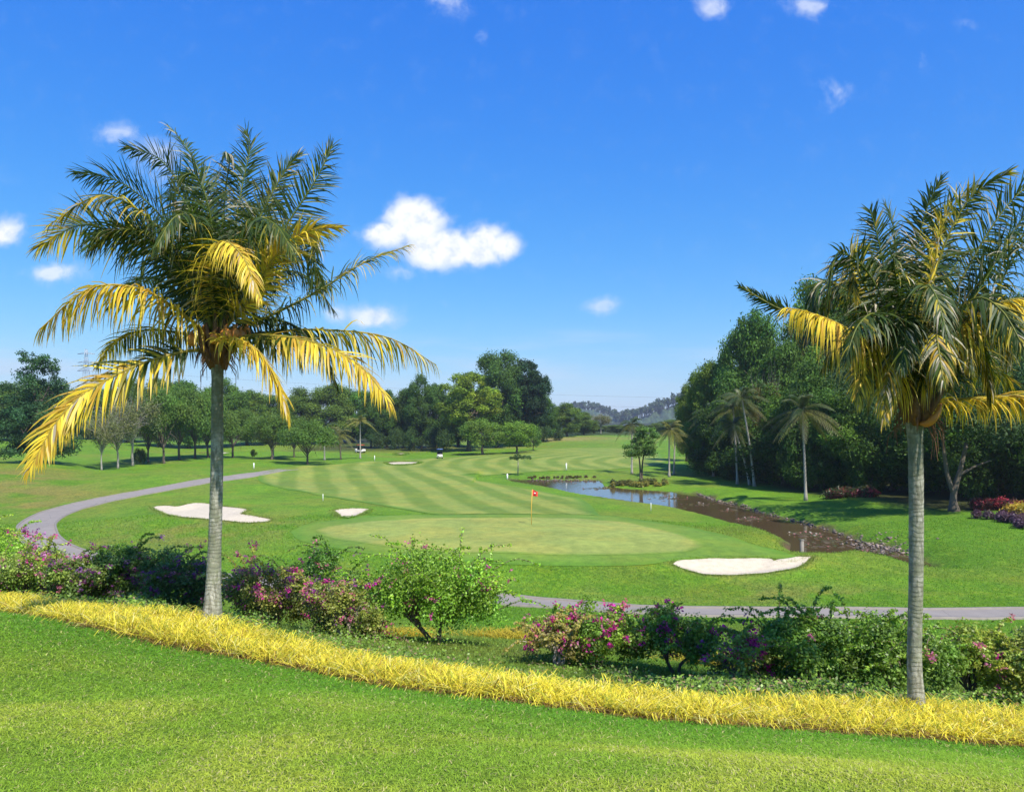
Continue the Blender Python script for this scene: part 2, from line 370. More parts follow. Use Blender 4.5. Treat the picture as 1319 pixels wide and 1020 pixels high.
M['fibre'] = simple('palm_fibre', (.17, .085, .04), .95, noise=(25, .6), bumpd=.02)
M['flag'] = simple('flag_cloth', (.75, .05, .04), .7)
M['pole_y'] = simple('flag_pole_paint', (.75, .42, .06), .4)
M['metal'] = simple('galvanised_steel', (.42, .44, .46), .5, .6)
M['wire'] = simple('wire', (.16, .17, .18), .6)
M['black'] = simple('black_rubber', (.02, .02, .02), .8)
M['blue'] = simple('blue_roof_paint', (.10, .17, .42), .35)
M['redp'] = simple('red_paint', (.6, .05, .03), .4)
M['cream'] = simple('cream_paint', (.75, .72, .64), .35)
M['skin'] = simple('skin', (.38, .22, .14), .6)
M['cloth'] = simple('blue_cloth', (.06, .10, .25), .8)

def ground_mat():
    m, nt, b, out = mat('turf'); co = objco(nt)
    a = N(nt, 'ShaderNodeAttribute', attribute_name='tint').outputs['Color']
    big = NOISE(nt, co, .35, 5, .6); mid = NOISE(nt, co, 2.4, 6, .65)
    mp = N(nt, 'ShaderNodeMapping'); nt.links.new(co, mp.inputs[0]); mp.inputs['Scale'].default_value = (1, .6, 1)
    fine = NOISE(nt, mp.outputs[0], 16, 6, .75); vf = NOISE(nt, co, 60, 3, .7)
    f = MA(nt, 'ADD', MA(nt, 'MULTIPLY', fine.outputs[0], .6), MA(nt, 'MULTIPLY', vf.outputs[0], .4))
    c = MIX(nt, STEP(nt, f, .28, .72), MIX(nt, 1, a, (.42, .46, .45), 'MULTIPLY'), MIX(nt, 1, a, (1.75, 1.6, 1.5), 'MULTIPLY'))
    mf = NOISE(nt, mp.outputs[0], 5.5, 5, .7); c = MIX(nt, STEP(nt, mf.outputs[0], .34, .66), MIX(nt, 1, c, (.66, .74, .7), 'MULTIPLY'), MIX(nt, 1, c, (1.25, 1.2, 1.1), 'MULTIPLY'))
    c = MIX(nt, STEP(nt, mid.outputs[0], .35, .72), c, MIX(nt, 1, c, (1.32, 1.08, 1.0), 'MULTIPLY'))
    lf = NOISE(nt, mp.outputs[0], .9, 5, .7); c = MIX(nt, STEP(nt, lf.outputs[0], .38, .64), MIX(nt, 1, c, (.78, .84, .8), 'MULTIPLY'), c)
    dry = MA(nt, 'MULTIPLY', STEP(nt, big.outputs[0], .5, .72), .5)
    c = MIX(nt, dry, c, MIX(nt, 1, c, (1.5, 1.08, 1.0), 'MULTIPLY'))
    nt.links.new(c, b.inputs['Base Color']); b.inputs['Roughness'].default_value = .85; b.inputs['Specular IOR Level'].default_value = .15
    bump(nt, b, f, .9, .05); return m
M['turf'] = ground_mat()
def mown_mat(name, base, stripes=None, cross=None):
    m, nt, b, out = mat(name); co = objco(nt)
    fine = NOISE(nt, co, 9, 6, .75); mid = NOISE(nt, co, 1.6, 6, .65); big = NOISE(nt, co, .22, 4, .55)
    a = N(nt, 'ShaderNodeAttribute', attribute_name='tint').outputs['Color']
    f = MA(nt, 'ADD', MA(nt, 'MULTIPLY', fine.outputs[0], .5), MA(nt, 'MULTIPLY', mid.outputs[0], .5))
    c = MIX(nt, STEP(nt, f, .3, .7), MIX(nt, 1, a, (.66, .72, .66), 'MULTIPLY'), MIX(nt, 1, a, (1.28, 1.24, 1.22), 'MULTIPLY'))
    c = MIX(nt, STEP(nt, big.outputs[0], .42, .62), c, MIX(nt, 1, c, (1.22, 1.05, 1.0), 'MULTIPLY'))
    nt.links.new(c, b.inputs['Base Color']); b.inputs['Roughness'].default_value = .8; b.inputs['Specular IOR Level'].default_value = .2
    bump(nt, b, f, .5, .02); return m
M['mown'] = mown_mat('mown_turf', (.2, .3, .06))
def sand_mat():
    m, nt, b, out = mat('bunker_sand'); co = objco(nt); n = NOISE(nt, co, 3, 6, .65); n2 = NOISE(nt, co, 40, 3, .6)
    mp = N(nt, 'ShaderNodeMapping'); nt.links.new(co, mp.inputs[0]); mp.inputs['Rotation'].default_value = (0, 0, .5)
    w = N(nt, 'ShaderNodeTexWave'); nt.links.new(mp.outputs[0], w.inputs[0]); w.inputs['Scale'].default_value = 3.5; w.inputs['Distortion'].default_value = 6; w.inputs['Detail'].default_value = 3
    h = MA(nt, 'ADD', n.outputs[0], MA(nt, 'MULTIPLY', w.outputs[0], .12))
    c = MIX(nt, STEP(nt, h, .3, .8), (.47, .395, .275), (.57, .49, .36)); nt.links.new(c, b.inputs['Base Color'])
    b.inputs['Roughness'].default_value = .95; bump(nt, b, MA(nt, 'ADD', h, MA(nt, 'MULTIPLY', n2.outputs[0], .15)), .7, .04); return m
M['sand'] = sand_mat()
def asphalt():
    m, nt, b, out = mat('path_asphalt'); co = objco(nt); n = NOISE(nt, co, .8, 6, .65); n2 = NOISE(nt, co, 70, 2, .6)
    c = MIX(nt, n.outputs[0], (.19, .165, .14), (.31, .27, .23)); c = MIX(nt, n2.outputs[0], MIX(nt, 1, c, (.8, .8, .8), 'MULTIPLY'), MIX(nt, 1, c, (1.15, 1.15, 1.15), 'MULTIPLY'))
    v = N(nt, 'ShaderNodeTexVoronoi', feature='DISTANCE_TO_EDGE'); nt.links.new(co, v.inputs[0]); v.inputs['Scale'].default_value = .35
    c = MIX(nt, MA(nt, 'SUBTRACT', .5, MA(nt, 'MULTIPLY', STEP(nt, v.outputs[0], 0, .010), .5)), c, (.10, .095, .09))
    nt.links.new(c, b.inputs['Base Color']); b.inputs['Roughness'].default_value = .9; bump(nt, b, n2.outputs[0], .4, .01); return m
M['asphalt'] = asphalt()
M['kerb'] = simple('kerb_concrete', (.23, .205, .17), .9, noise=(3, .35), bumpd=.01)
def water():
    m, nt, b, out = mat('muddy_water'); co = objco(nt); n = NOISE(nt, co, .5, 4, .5)
    c = MIX(nt, n.outputs[0], (.070, .047, .022), (.10, .068, .034)); nt.links.new(c, b.inputs['Base Color'])
    b.inputs['Roughness'].default_value = .07; b.inputs['IOR'].default_value = 1.33
    r = NOISE(nt, co, 2.2, 4, .55); r2 = NOISE(nt, co, 9, 2, .5)
    bump(nt, b, MA(nt, 'ADD', r.outputs[0], MA(nt, 'MULTIPLY', r2.outputs[0], .25)), .14, .05); return m
M['water'] = water()
M['tinted'] = None
def tinted(name, rough=.8, nscale=8, bd=.01):
    m, nt, b, out = mat(name); a = N(nt, 'ShaderNodeAttribute', attribute_name='tint').outputs['Color']; n = NOISE(nt, objco(nt), nscale, 5, .6)
    c = MIX(nt, n.outputs[0], MIX(nt, 1, a, (.65, .65, .65), 'MULTIPLY'), MIX(nt, 1, a, (1.3, 1.3, 1.3), 'MULTIPLY')); nt.links.new(c, b.inputs['Base Color'])
    b.inputs['Roughness'].default_value = rough; bump(nt, b, n.outputs[0], .5, bd); return m
M['stone'] = tinted('river_stone', .85, 6, .03); M['stem'] = tinted('stem_bark', .9, 18, .01)

# ------------------------------------------------------------------ ground sheet
GR = (.098, .215, .014)
def ground_tint(x, y, z):
    t = x / np.maximum(y, .1); n = fbm(x / 3.1 + 4, y / 3.1, 4)[:, None]; n2 = fbm(x / 9 + 70, y / 9 + 3, 3)[:, None]
    c = np.array(GR) * (.8 + .45 * n)
    yel = np.array((.17, .20, .035)); c = c * (1 - .45 * sstep(n2, .5, .75)) + yel * .45 * sstep(n2, .5, .75)
    def mixc(w, col):
        nonlocal c; w = np.clip(w, 0, 1)[:, None]; c = c * (1 - w) + np.array(col) * w
    fr, bk = front(t), back(t); inview = (y > 1) & (abs(t) < 1.2)
    lawn = inview & (y < fr)
    mixc(lawn * .7, (.12, .20, .022))
    mixc((inview & (y > fr - .12) & (y < bk + .15)) * 1., (.06, .042, .022))
    # shrub bed behind the border: drier, mossy
    mixc((inview & (y >= bk)) * (1 - sstep(y, bk + 9, bk + 14)) * (.35 + .6 * sstep(n[:, 0], .35, .6)) * .75, (.135, .175, .035))
    # brownish slope on the left
    w = sstep(-t, .45, .62) * sstep(y, 55, 70) * (1 - sstep(y, 92, 112)) * sstep(n[:, 0] * .6 + n2[:, 0] * .4, .3, .55)
    mixc(w * .75, (.20, .165, .055))
    w = np.exp(-(((x + 22) / 9) ** 2 + ((y - 52) / 7) ** 2)) * sstep(n[:, 0], .4, .6); mixc(w * .6, (.20, .17, .06))
    w = np.exp(-(((x - 11) / 9) ** 2 + ((y - 36) / 2.2) ** 2)) * sstep(n[:, 0], .45, .65); mixc(w * .5, (.19, .15, .06))
    w = np.exp(-(((x - 12) / 22) ** 2 + ((y - 245) / 16) ** 2)); mixc(w * .75, (.26, .20, .09))
    w = np.exp(-(((x + 26) / 40) ** 2 + ((y - 205) / 14) ** 2)); mixc(w * .45, (.22, .17, .07))
    # bright turf on the right bank
    w = sstep(x, 20, 26) * (1 - sstep(y, 66, 80)) * sstep(y, 38, 44); mixc(w * .75, (.085, .20, .016))
    # forest floor
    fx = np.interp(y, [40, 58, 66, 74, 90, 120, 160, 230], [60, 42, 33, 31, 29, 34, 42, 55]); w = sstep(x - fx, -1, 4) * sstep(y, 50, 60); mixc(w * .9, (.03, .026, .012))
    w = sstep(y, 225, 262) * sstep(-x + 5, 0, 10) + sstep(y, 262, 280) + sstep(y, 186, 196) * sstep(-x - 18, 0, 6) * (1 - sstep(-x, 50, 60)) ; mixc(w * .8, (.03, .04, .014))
    # wet mud close to the water
    m = (x > -5) & (x < 60) & (y > 35) & (y < 130); s = np.full(x.shape, 9.); s[m] = poly_sdf(x[m], y[m], STREAM)
    s = s + (n[:, 0] - .5) * 2.2
    mixc(1 - sstep(s, -.2, .75), (.085, .065, .040))
    for P in bunk_w.values():
        mm = (abs(x - P[:, 0].mean()) < 16) & (abs(y - P[:, 1].mean()) < 16)
        if mm.any():
            w = np.zeros(x.shape); s_ = poly_sdf(x[mm], y[mm], P); w[mm] = (1 - sstep(s_, .0, .8)) * .4; mixc(w, (.24, .18, .08))
    return c
ang = np.concatenate([np.arange(-180, -48, 4), np.arange(-48, -37, .5), np.arange(-37, 37, .075), np.arange(37, 48, .5), np.arange(48, 180, 4)])
rad = [.02]
while rad[-1] < 1840: rad.append(rad[-1] * 1.0125 + .012)
rad = np.array(rad); ar = np.radians(ang)
gx = (rad[:, None] * np.sin(ar)[None]).ravel(); gy = (rad[:, None] * np.cos(ar)[None]).ravel()
gz = terrain(gx, gy); nr, na = len(rad), len(ang)
i = np.arange(nr - 1)[:, None] * na; j = np.arange(na)[None]; j2 = (j + 1) % na
F = np.stack([i + j, i + j2, i + na + j2, i + na + j], -1).reshape(-1, 4)
print('ground verts', len(gx))
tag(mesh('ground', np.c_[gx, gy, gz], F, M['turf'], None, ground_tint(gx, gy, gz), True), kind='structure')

# sheets that follow the ground
def sheet_disc(name, P, m, off, rings=14, tint=(.5, .5, .5), rim=None):
    P = np.asarray(P); n = 6 * len(P)
    Pc, _ = spline(np.c_[np.vstack([P, P[:1]]), np.zeros(len(P) + 1)], n + 1); Pc = Pc[:-1, :2]
    Pc = Pc + (np.c_[fbm(Pc[:, 0] * 1.3, Pc[:, 1] * 1.3, 2), fbm(Pc[:, 0] * 1.3 + 40, Pc[:, 1] * 1.3, 2)] - .5) * .12
    c = P.mean(0); V = [c[None]]
    for r in range(1, rings + 1): V.append(c + (Pc - c) * (r / rings))
    V = np.vstack(V); z = terrain(V[:, 0], V[:, 1]) + off
    jj = np.arange(n); j2 = (jj + 1) % n; T = np.stack([np.zeros(n, int), 1 + jj, 1 + j2], -1)
    Q = np.vstack([np.stack([1 + r * n + jj, 1 + (r + 1) * n + jj, 1 + (r + 1) * n + j2, 1 + r * n + j2], -1) for r in range(rings - 1)])
    tn = tint(V[:, 0], V[:, 1]) if callable(tint) else np.broadcast_to(tint, (len(V), 3))
    return tag(mesh(name, np.c_[V, z], [T, Q], m, None, tn, True), kind='structure')
CC = np.array([44., 140.])      # centre of the mowing arcs
def fair_tint(x, y):
    dx, dy = x - CC[0], y - CC[1]; a_ = dx * .967 + dy * .254; b_ = -dx * .254 + dy * .967
    u = np.where(b_ < 0, a_, -np.hypot(a_, b_)); s = np.sin(2 * np.pi * u / 4.4 + .6 + (fbm(x / 14, y / 14, 2) - .5) * 1.4)
    w = sstep(s, -.6, .6)[:, None] * (.75 + .25 * fbm(x / 5, y / 5, 2)[:, None]); n = fbm(x / 2, y / 2, 3)[:, None]; d = sstep(y, 60, 105)[:, None]
    a = np.array((.128, .198, .024)); b = np.array((.212, .262, .048))
    e = np.minimum(np.interp(y, dd, xb) - x, x - np.interp(y, dd, xa)); k = (sstep(e, 0, 1.6) * sstep(y, dd[0], dd[0] + 1.5))[:, None]
    return ((a * (1 - w) + b * w) * k + np.array((.092, .195, .016)) * (1 - k)) * (.88 + .24 * n)
rows = []; ds = np.array([r[0] for r in FWr]); la = np.array([X(r[1], r[0]) for r in FWr]); lb = np.array([X(r[2], r[0]) for r in FWr])
dd = np.exp(np.linspace(math.log(ds[0]), math.log(ds[-1]), 260)); nc = 150
smo = lambda v: np.convolve(np.pad(v, 4, 'edge'), np.ones(9) / 9, 'valid')
xa = smo(np.interp(dd, ds, la)); xb = smo(np.interp(dd, ds, lb)); u = np.linspace(0, 1, nc)
fx = xa[:, None] + (xb - xa)[:, None] * u; fy = np.repeat(dd[:, None], nc, 1) ; fx, fy = fx.ravel(), fy.ravel()
i = np.arange(len(dd) - 1)[:, None] * nc; j = np.arange(nc - 1)[None]
F = np.stack([i + j, i + j + 1, i + nc + j + 1, i + nc + j], -1).reshape(-1, 4)
keep = poly_sdf(fx, fy, STREAM) > .8; keep &= poly_sdf(fx, fy, apron_w) > .2
F = F[keep[F].all(1)]
# stop the arcs from touching: the far part keeps out of the rough island
tag(mesh('fairway', np.c_[fx, fy, terrain(fx, fy) + .012 + .0002 * fy], F, M['mown'], None, fair_tint(fx, fy), True), kind='structure')
def ring_tint(P, wdt, inner, outer):
    def f(x, y):
        k = sstep(-poly_sdf(x, y, P), 0, wdt)[:, None]; return (np.array(inner) * k + np.array(outer) * (1 - k)) * (.84 + .32 * fbm(x / 3.0, y / 1.8, 4))[:, None]
    return f
sheet_disc('green_apron', apron_w, M['mown'], .02, 40, ring_tint(apron_w, 1.1, (.125, .215, .024), (.095, .200, .015)))
sheet_disc('putting_green', green_w, M['mown'], .03, 40, ring_tint(green_w, .5, (.228, .272, .058), (.135, .222, .028)))
BL = {'right': 'wide white sand bunker with a pointed right end beside the putting green', 'left': 'ragged white sand bunker behind the left palm trunk', 'small': 'small white sand bunker left of the putting green',
      'far': 'thin pale sand bunker at the far end of the striped fairway', 'distant': 'tiny sand bunker farthest away, above the thin pale one', 'leftfar': 'faint sand bunker far off behind the row of umbrella trees'}
for k, P in bunk_w.items():
    o = sheet_disc('sand_bunker', P, M['sand'], .05, 14); o['label'] = BL[k]; o['category'] = 'bunker'
# path with kerb lips
T = np.gradient(path_c, axis=0); T /= np.linalg.norm(T, axis=1)[:, None]; Nn = np.c_[-T[:, 1], T[:, 0]]
wd = np.interp(np.linspace(0, 1, len(path_c)), [0, .35, .55, .7, 1], [.95, .95, 1.15, 1.25, 1.35])
us = np.linspace(-1, 1, 9); PV = (path_c[:, None] + Nn[:, None] * (wd[:, None] * us)[..., None]).reshape(-1, 2)
k = len(us); n = len(path_c); i = np.arange(n - 1)[:, None] * k; j = np.arange(k - 1)[None]
F = np.stack([i + j, i + k + j, i + k + j + 1, i + j + 1], -1).reshape(-1, 4)
tag(mesh('cart_path', np.c_[PV, terrain(PV[:, 0], PV[:, 1]) + .035], F, M['asphalt'], None, None, True), kind='structure')
for s in (-1, 1):
    mb = MB(); E = path_c + Nn * (s * (wd + .07))[:, None]; z = terrain(E[:, 0], E[:, 1])
    prof = [(-.07, -.1), (-.07, .10), (.07, .10), (.07, -.1)]
    V = np.array([[E[q, 0] + Nn[q, 0] * a, E[q, 1] + Nn[q, 1] * a, z[q] + h] for q in range(n) for a, h in prof])
    i = np.arange(n - 1)[:, None] * 4; j = np.arange(3)[None]
    mb.add(V, np.stack([i + j, i + 4 + j, i + 4 + j + 1, i + j + 1], -1).reshape(-1, 4)); tag(mb.build('kerb', M['kerb']), kind='structure')
# water: one level sheet, its shore is where the banks rise through it
wx0, wx1, wy0, wy1 = -4, 30, 42.5, 115
tag(mesh('water', [(wx0, wy0, ZW - .04), (wx1, wy0, ZW - .04), (wx1, wy1, ZW - .04), (wx0, wy1, ZW - .04)], np.array([[0, 1, 2, 3]]), M['water']), kind='structure')

# ------------------------------------------------------------------ blades
def blades(name, x, y, h, w, col, mat_, bend=.5, seg=2, rng=None, lean=None, z=None):
    n = len(x); z = terrain(x, y) if z is None else z; th = rng.uniform(0, 2 * np.pi, n); ph = rng.uniform(0, 2 * np.pi, n)
    W_ = np.c_[np.cos(th), np.sin(th), np.zeros(n)] * (w / 2)[:, None]; L = np.c_[np.cos(ph), np.sin(ph), np.zeros(n)]
    ln = rng.uniform(.1, .9, n) if lean is None else lean
    B = np.c_[x, y, z - .01]; V = []; C = []
    for k in range(seg):
        s = k / seg; P = B + L * (h * ln * (s + bend * s * s))[:, None]; P[:, 2] += h * (s - bend * .45 * s * s * ln)
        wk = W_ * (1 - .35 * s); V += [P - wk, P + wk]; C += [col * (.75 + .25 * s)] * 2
    P = B + L * (h * ln * (1 + bend))[:, None]; P[:, 2] += h * (1 - bend * .45 * ln * 2); V.append(P); C.append(col * 1.05)
    m = 2 * seg + 1; V = np.stack(V, 1).reshape(-1, 3); C = np.stack(C, 1).reshape(-1, 3)
    b = np.arange(n)[:, None] * m
    Q = np.vstack([b + np.array([2 * k, 2 * k + 1, 2 * k + 3, 2 * k + 2]) for k in range(seg - 1)]) if seg > 1 else []
    T_ = b + np.array([2 * seg - 2, 2 * seg - 1, 2 * seg])
    return mesh(name, V, [Q, T_] if seg > 1 else [T_], mat_, None, C)
rng = np.random.default_rng(11)
def scatter(n, d0, d1, t0=-.76, t1=.76, p=0.0):
    D = np.exp(rng.uniform(math.log(d0), math.log(d1), n)); t = rng.uniform(t0, t1, n); return t * D, D
def lawncol(x, y, n):
    a = sstep(fbm(x / 1.6 + 8, y / 1.6, 4), .35, .65)[:, None]; f = front(x / y)
    near = sstep((f - y) / f, .02, .38)[:, None]
    g = np.array((.145, .345, .018)); ye = np.array((.43, .51, .050)); w = np.clip(near * (.40 + .6 * a), 0, 1)
    c = g * (1 - w) + ye * w
    br = (rng.random(n) < .05 + .07 * near[:, 0] * a[:, 0])[:, None]; c = np.where(br, np.array((.55, .50, .20)), c)
    return c * rng.uniform(.65, 1.4, (n, 1))
n = 520000; x, y = scatter(n, 3.2, 14.5); k = y < front(x / y) + .02 + (fbm(x * 3, y * 3, 2) - .5) * .1; x, y = x[k], y[k]; n = len(x)
sz = (y / 4.5) ** .55
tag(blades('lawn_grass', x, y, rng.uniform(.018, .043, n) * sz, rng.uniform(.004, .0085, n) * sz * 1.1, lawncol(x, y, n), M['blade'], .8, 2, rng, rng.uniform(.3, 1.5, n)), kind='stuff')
# rough grass from the shrub bed to the green
n = 330000; x, y = scatter(n, 9, 60, -.74, .74); t = x / y
k = (y > back(t) + .1) & (poly_sdf(x, y, apron_w) > .15) & (poly_sdf(x, y, STREAM) > .5)
for P in bunk_w.values(): k &= poly_sdf(x, y, P) > .05
dp = np.full(len(x), 9.); 
for q in range(0, len(path_c), 2): dp = np.minimum(dp, np.hypot(x - path_c[q, 0], y - path_c[q, 1]) - wd[q] - .1)
k &= dp > .12; x, y = x[k], y[k]; n = len(x)
for P in bunk_w.values():        # grass hanging over the bunker rims
    e, _ = spline(np.c_[np.vstack([P, P[:1]]), np.zeros(len(P) + 1)], 400); q = rng.integers(0, 400, 5200); o_ = rng.normal(size=(5200, 2)) * .16
    ex, ey = e[q, 0] + o_[:, 0], e[q, 1] + o_[:, 1]; kk = poly_sdf(ex, ey, P) > -.03; x = np.r_[x, ex[kk]]; y = np.r_[y, ey[kk]]
n = len(x)
c = ground_tint(x, y, None) * 1.45 * rng.uniform(.6, 1.5, (n, 1)); sz = (y / 14) ** .75
bed = (1 - sstep(y, back(x / y) + 7, back(x / y) + 11)); 
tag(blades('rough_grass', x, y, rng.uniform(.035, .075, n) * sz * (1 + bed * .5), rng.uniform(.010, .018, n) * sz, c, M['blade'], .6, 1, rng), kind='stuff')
# yellow border: arching strap leaves
n = 112000; t = rng.uniform(-.92, 1.30, n); f = rng.random(n) ** .9; y = front(t) + .10 + f * (back(t) - front(t)) + rng.normal(0, .05, n)
y = y * 1.0; x = t * y; dens = (rng.random(n) < np.clip((y / 9) , 0, 1.6) / 1.6) & (rng.random(n) < .25 + 1.6 * fbm(x * 1.7 + 3, y * 1.7, 3) ** 1.2); x, y, f = x[dens], y[dens], f[dens]; n = len(x)
yc = np.array((.85, .73, .07)) * rng.uniform(.75, 1.15, (n, 1)); gmask = rng.random(n) < .22; yc[gmask] = np.array((.36, .40, .04)) * rng.uniform(.7, 1.2, (gmask.sum(), 1))
dk = rng.random(n) < .06; yc[dk] = np.array((.40, .24, .06)); pl = rng.random(n) < .10; yc[pl] = np.array((.82, .74, .26))
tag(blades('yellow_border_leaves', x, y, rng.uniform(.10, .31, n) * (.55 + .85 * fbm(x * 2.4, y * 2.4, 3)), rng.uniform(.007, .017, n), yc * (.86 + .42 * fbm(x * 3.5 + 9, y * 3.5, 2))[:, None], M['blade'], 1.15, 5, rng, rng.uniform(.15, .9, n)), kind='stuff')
n = 12000; t = rng.uniform(-.92, 1.25, n); y = front(t) + rng.uniform(-.02, .4, n); x = t * y
yc = np.array((.30, .19, .06)) * rng.uniform(.4, 1.4, (n, 1))
tag(blades('dry_leaf_litter', x, y, rng.uniform(.05, .16, n), rng.uniform(.008, .016, n), yc, M['blade'], 1.2, 3, rng, rng.uniform(.8, 2, n)), kind='stuff')

# ------------------------------------------------------------------ foliage
def leafcloud(mb, C, Rr, n, leaf, rng, base, up=.35, sq=.75, var=.22, asp=.5, cvar=.25, shell=.62, jit=.16):
    C = np.asarray(C, float); Rr = np.asarray(Rr, float); w = Rr ** 2; k = rng.choice(len(C), n, p=w / w.sum())
    d = rng.normal(size=(n, 3)); d[:, 2] += up; d /= np.linalg.norm(d, axis=1)[:, None]
    rr = Rr[k] * (shell + (1.05 - shell) * rng.random(n) ** .7); ax = rng.uniform(.7, 1.35, (len(C), 3)) * np.array([1, 1, sq]); P = C[k] + d * rr[:, None] * ax[k] + rng.normal(size=(n, 3)) * (Rr[k] * jit)[:, None]
    nr_ = d + rng.normal(size=(n, 3)) * .75 + np.array([0, 0, .35]); nr_ /= np.linalg.norm(nr_, axis=1)[:, None]
    r = rng.normal(size=(n, 3)); a = np.cross(nr_, r); a /= np.linalg.norm(a, axis=1)[:, None] + 1e-9; b = np.cross(nr_, a)
    s = leaf * rng.uniform(.6, 1.35, n)[:, None]
    V = np.stack([P - a * s, P + b * s * asp - nr_ * s * .12, P + a * s, P - b * s * asp - nr_ * s * .12], 1).reshape(-1, 3)
    cv = rng.uniform(1 - cvar, 1 + cvar, (len(C), 1)) * np.c_[rng.uniform(.9, 1.15, len(C)), np.ones(len(C)), rng.uniform(.8, 1.1, len(C))]
    col = np.asarray(base) * cv[k] * rng.uniform(1 - var, 1 + var, (n, 1))
    mb.add(V, np.arange(4 * n).reshape(-1, 4), None, np.repeat(col, 4, 0))
def limbs(mb, H0, tips, r0, rng, bend=.25, base=(0, 0, 0), k=7, C=None):
    """trunk up to H0 then limbs to the tips"""
    P, _ = spline([base, (rng.normal() * bend * .3, rng.normal() * bend * .3, H0 * .5), (rng.normal() * bend * .5, rng.normal() * bend * .5, H0)], 10)
    rr = np.linspace(r0 * 1.25, r0 * .75, 10); rr[0] = r0 * 1.7; mb.tube(P, rr, k + 2, C)
    top = P[-1]
    for tpt in tips:
        tpt = np.asarray(tpt, float); st_ = P[rng.integers(6, 10)]; mid = st_ * .45 + tpt * .55 + np.array([rng.normal() * .3, rng.normal() * .3, .12 * np.linalg.norm(tpt - st_)])
        Q, _ = spline([st_, mid, tpt], 9); mb.tube(Q, np.linspace(r0 * .5, r0 * .10, 9), 5, C, False)
        for _k in range(2):
            a = Q[rng.integers(3, 7)]; b = a + rng.normal(size=3) * np.linalg.norm(tpt - st_) * .22 + np.array([0, 0, .3])
            mb.tube(np.array([a, (a + b) / 2 + .1, b]), [r0 * .2, r0 * .13, r0 * .05], 4, C, False)
def env_broad(rng, n, R0, H0, z0, lump=1.0):
    out = []
    while len(out) < n:
        p = rng.uniform(-1, 1, 3); q = np.linalg.norm(p)
        if q > 1 or q < .25: continue
        out.append((p[0] * R0, p[1] * R0, z0 + (H0 - z0) * (.5 + .5 * p[2]) * .93))
    return np.array(out)
PROTO = {}
def proto(kind, v, Ht, Rd, crown, trunk_r, H0, tips, barkmat='bark'):
    """stores the two meshes of a tree"""
    PROTO.setdefault(kind, []).append((crown, (trunk_r, H0, tips), Ht, Rd, barkmat))
rng = np.random.default_rng(5)
def add_proto(kind, C, Rr, n, leaf, base, Ht, Rd, H0, r0, bark='bark', **kw):
    m = MB(); leafcloud(m, C, Rr, n, leaf, rng, base, **kw); t = MB()
    idx = rng.choice(len(C), min(len(C), 12), replace=False); limbs(t, H0, [C[q] for q in idx], r0, rng, C=(.5, .5, .5))
    co = m.build('crown', M['leaf']); to = t.build('trunk', M[bark], smooth=True)
    PROTO.setdefault(kind, []).append((co.data, to.data, Ht, Rd))
    bpy.data.objects.remove(co); bpy.data.objects.remove(to)
DG = (.088, .155, .022)
for v in range(3):     # tall forest tree, crown from low
    C = env_broad(rng, 80, 4.5, 15.5, 1.2); add_proto('forest', C, rng.uniform(.6, 1.7, len(C)), 42000, .17, DG, 16, 5.4, 7, .28, cvar=.35, jit=.24)
for v in range(2):     # round crown on a visible trunk
    C = env_broad(rng, 30, 3.9, 11, 3.8); add_proto('round', C, rng.uniform(.9, 1.7, len(C)), 15000, .17, (.07, .13, .028), 12, 5.1, 3.6, .22)
for v in range(3):     # umbrella tree
    C = []
    for q in range(46):
        a, r = rng.uniform(0, 6.28), 5.2 * math.sqrt(rng.random()); C.append((r * math.cos(a), r * math.sin(a), 6.6 - .075 * r * r + rng.normal() * .25 + (-1.5 * rng.random() if rng.random() < .5 else 0)))
    C = np.array(C); add_proto('umbrella', C, rng.uniform(.9, 1.5, len(C)), 21000, .14, (.105, .175, .034), 7.5, 5.9, 2.0, .20, up=.5, sq=.7, shell=.3, jit=.25)
for v in range(2):     # thin grey crown, almost bare
    C = env_broad(rng, 26, 3.2, 7.5, 3.4); m = MB(); leafcloud(m, C, rng.uniform(.6, 1.3, len(C)), 6500, .11, rng, (.14, .17, .06), shell=.2, jit=.3)
    t = MB(); limbs(t, 3.2, list(C), .13, rng)
    for q in range(150):
        c = C[rng.integers(len(C))]; d = rng.normal(size=3); d[2] = abs(d[2]); d *= .8; t.tube(np.array([c * .8 + np.array([0, 0, .8]), c + d * .5, c + d * 1.6]), [.022, .014, .007], 3, None, False)
    co = m.build('crown', M['leaf']); to = t.build('trunk', M['bark_pale'], smooth=True); PROTO.setdefault('bare', []).append((co.data, to.data, 8.4, 4.2)); bpy.data.objects.remove(co); bpy.data.objects.remove(to)
# tiered, layered crown
C, Rr = [], []
for L in range(9):
    z = 2.4 + L * 1.55; rr = 7.0 * (1 - (L / 10.5) ** 1.8) * (1 if L else .9)
    for q in range(22 if L < 6 else 15):
        a = rng.uniform(0, 6.28); r = rr * rng.uniform(.15, 1); C.append((r * math.cos(a), r * math.sin(a), z + rng.normal() * .45 - .02 * r * r * .3)); Rr.append(rng.uniform(1.0, 1.9) * (1 - .045 * L))
add_proto('tiered', np.array(C), Rr, 30000, .17, (.045, .10, .035), 16.4, 7.8, 9, .34, up=.5, sq=.5, shell=.2, cvar=.35)
C = env_broad(rng, 22, 1.7, 2.1, .3); add_proto('bush', C, rng.uniform(.4, .8, len(C)), 5500, .09, (.07, .125, .03), 2.6, 2.3, .5, .06)
for v in range(2):
    C = env_broad(rng, 44, 2.7, 5.6, .3); add_proto('thicket', C, rng.uniform(.5, 1.25, len(C)), 15000, .13, DG, 6, 3.3, 1.2, .10, cvar=.45, jit=.25, shell=.45)
C = env_broad(rng, 34, 3.4, 7.2, 1.9)
add_proto('smallbright', C, rng.uniform(.7, 1.3, len(C)), 12000, .13, (.13, .215, .035), 8, 4.4, 2.3, .17, up=.5, shell=.4)
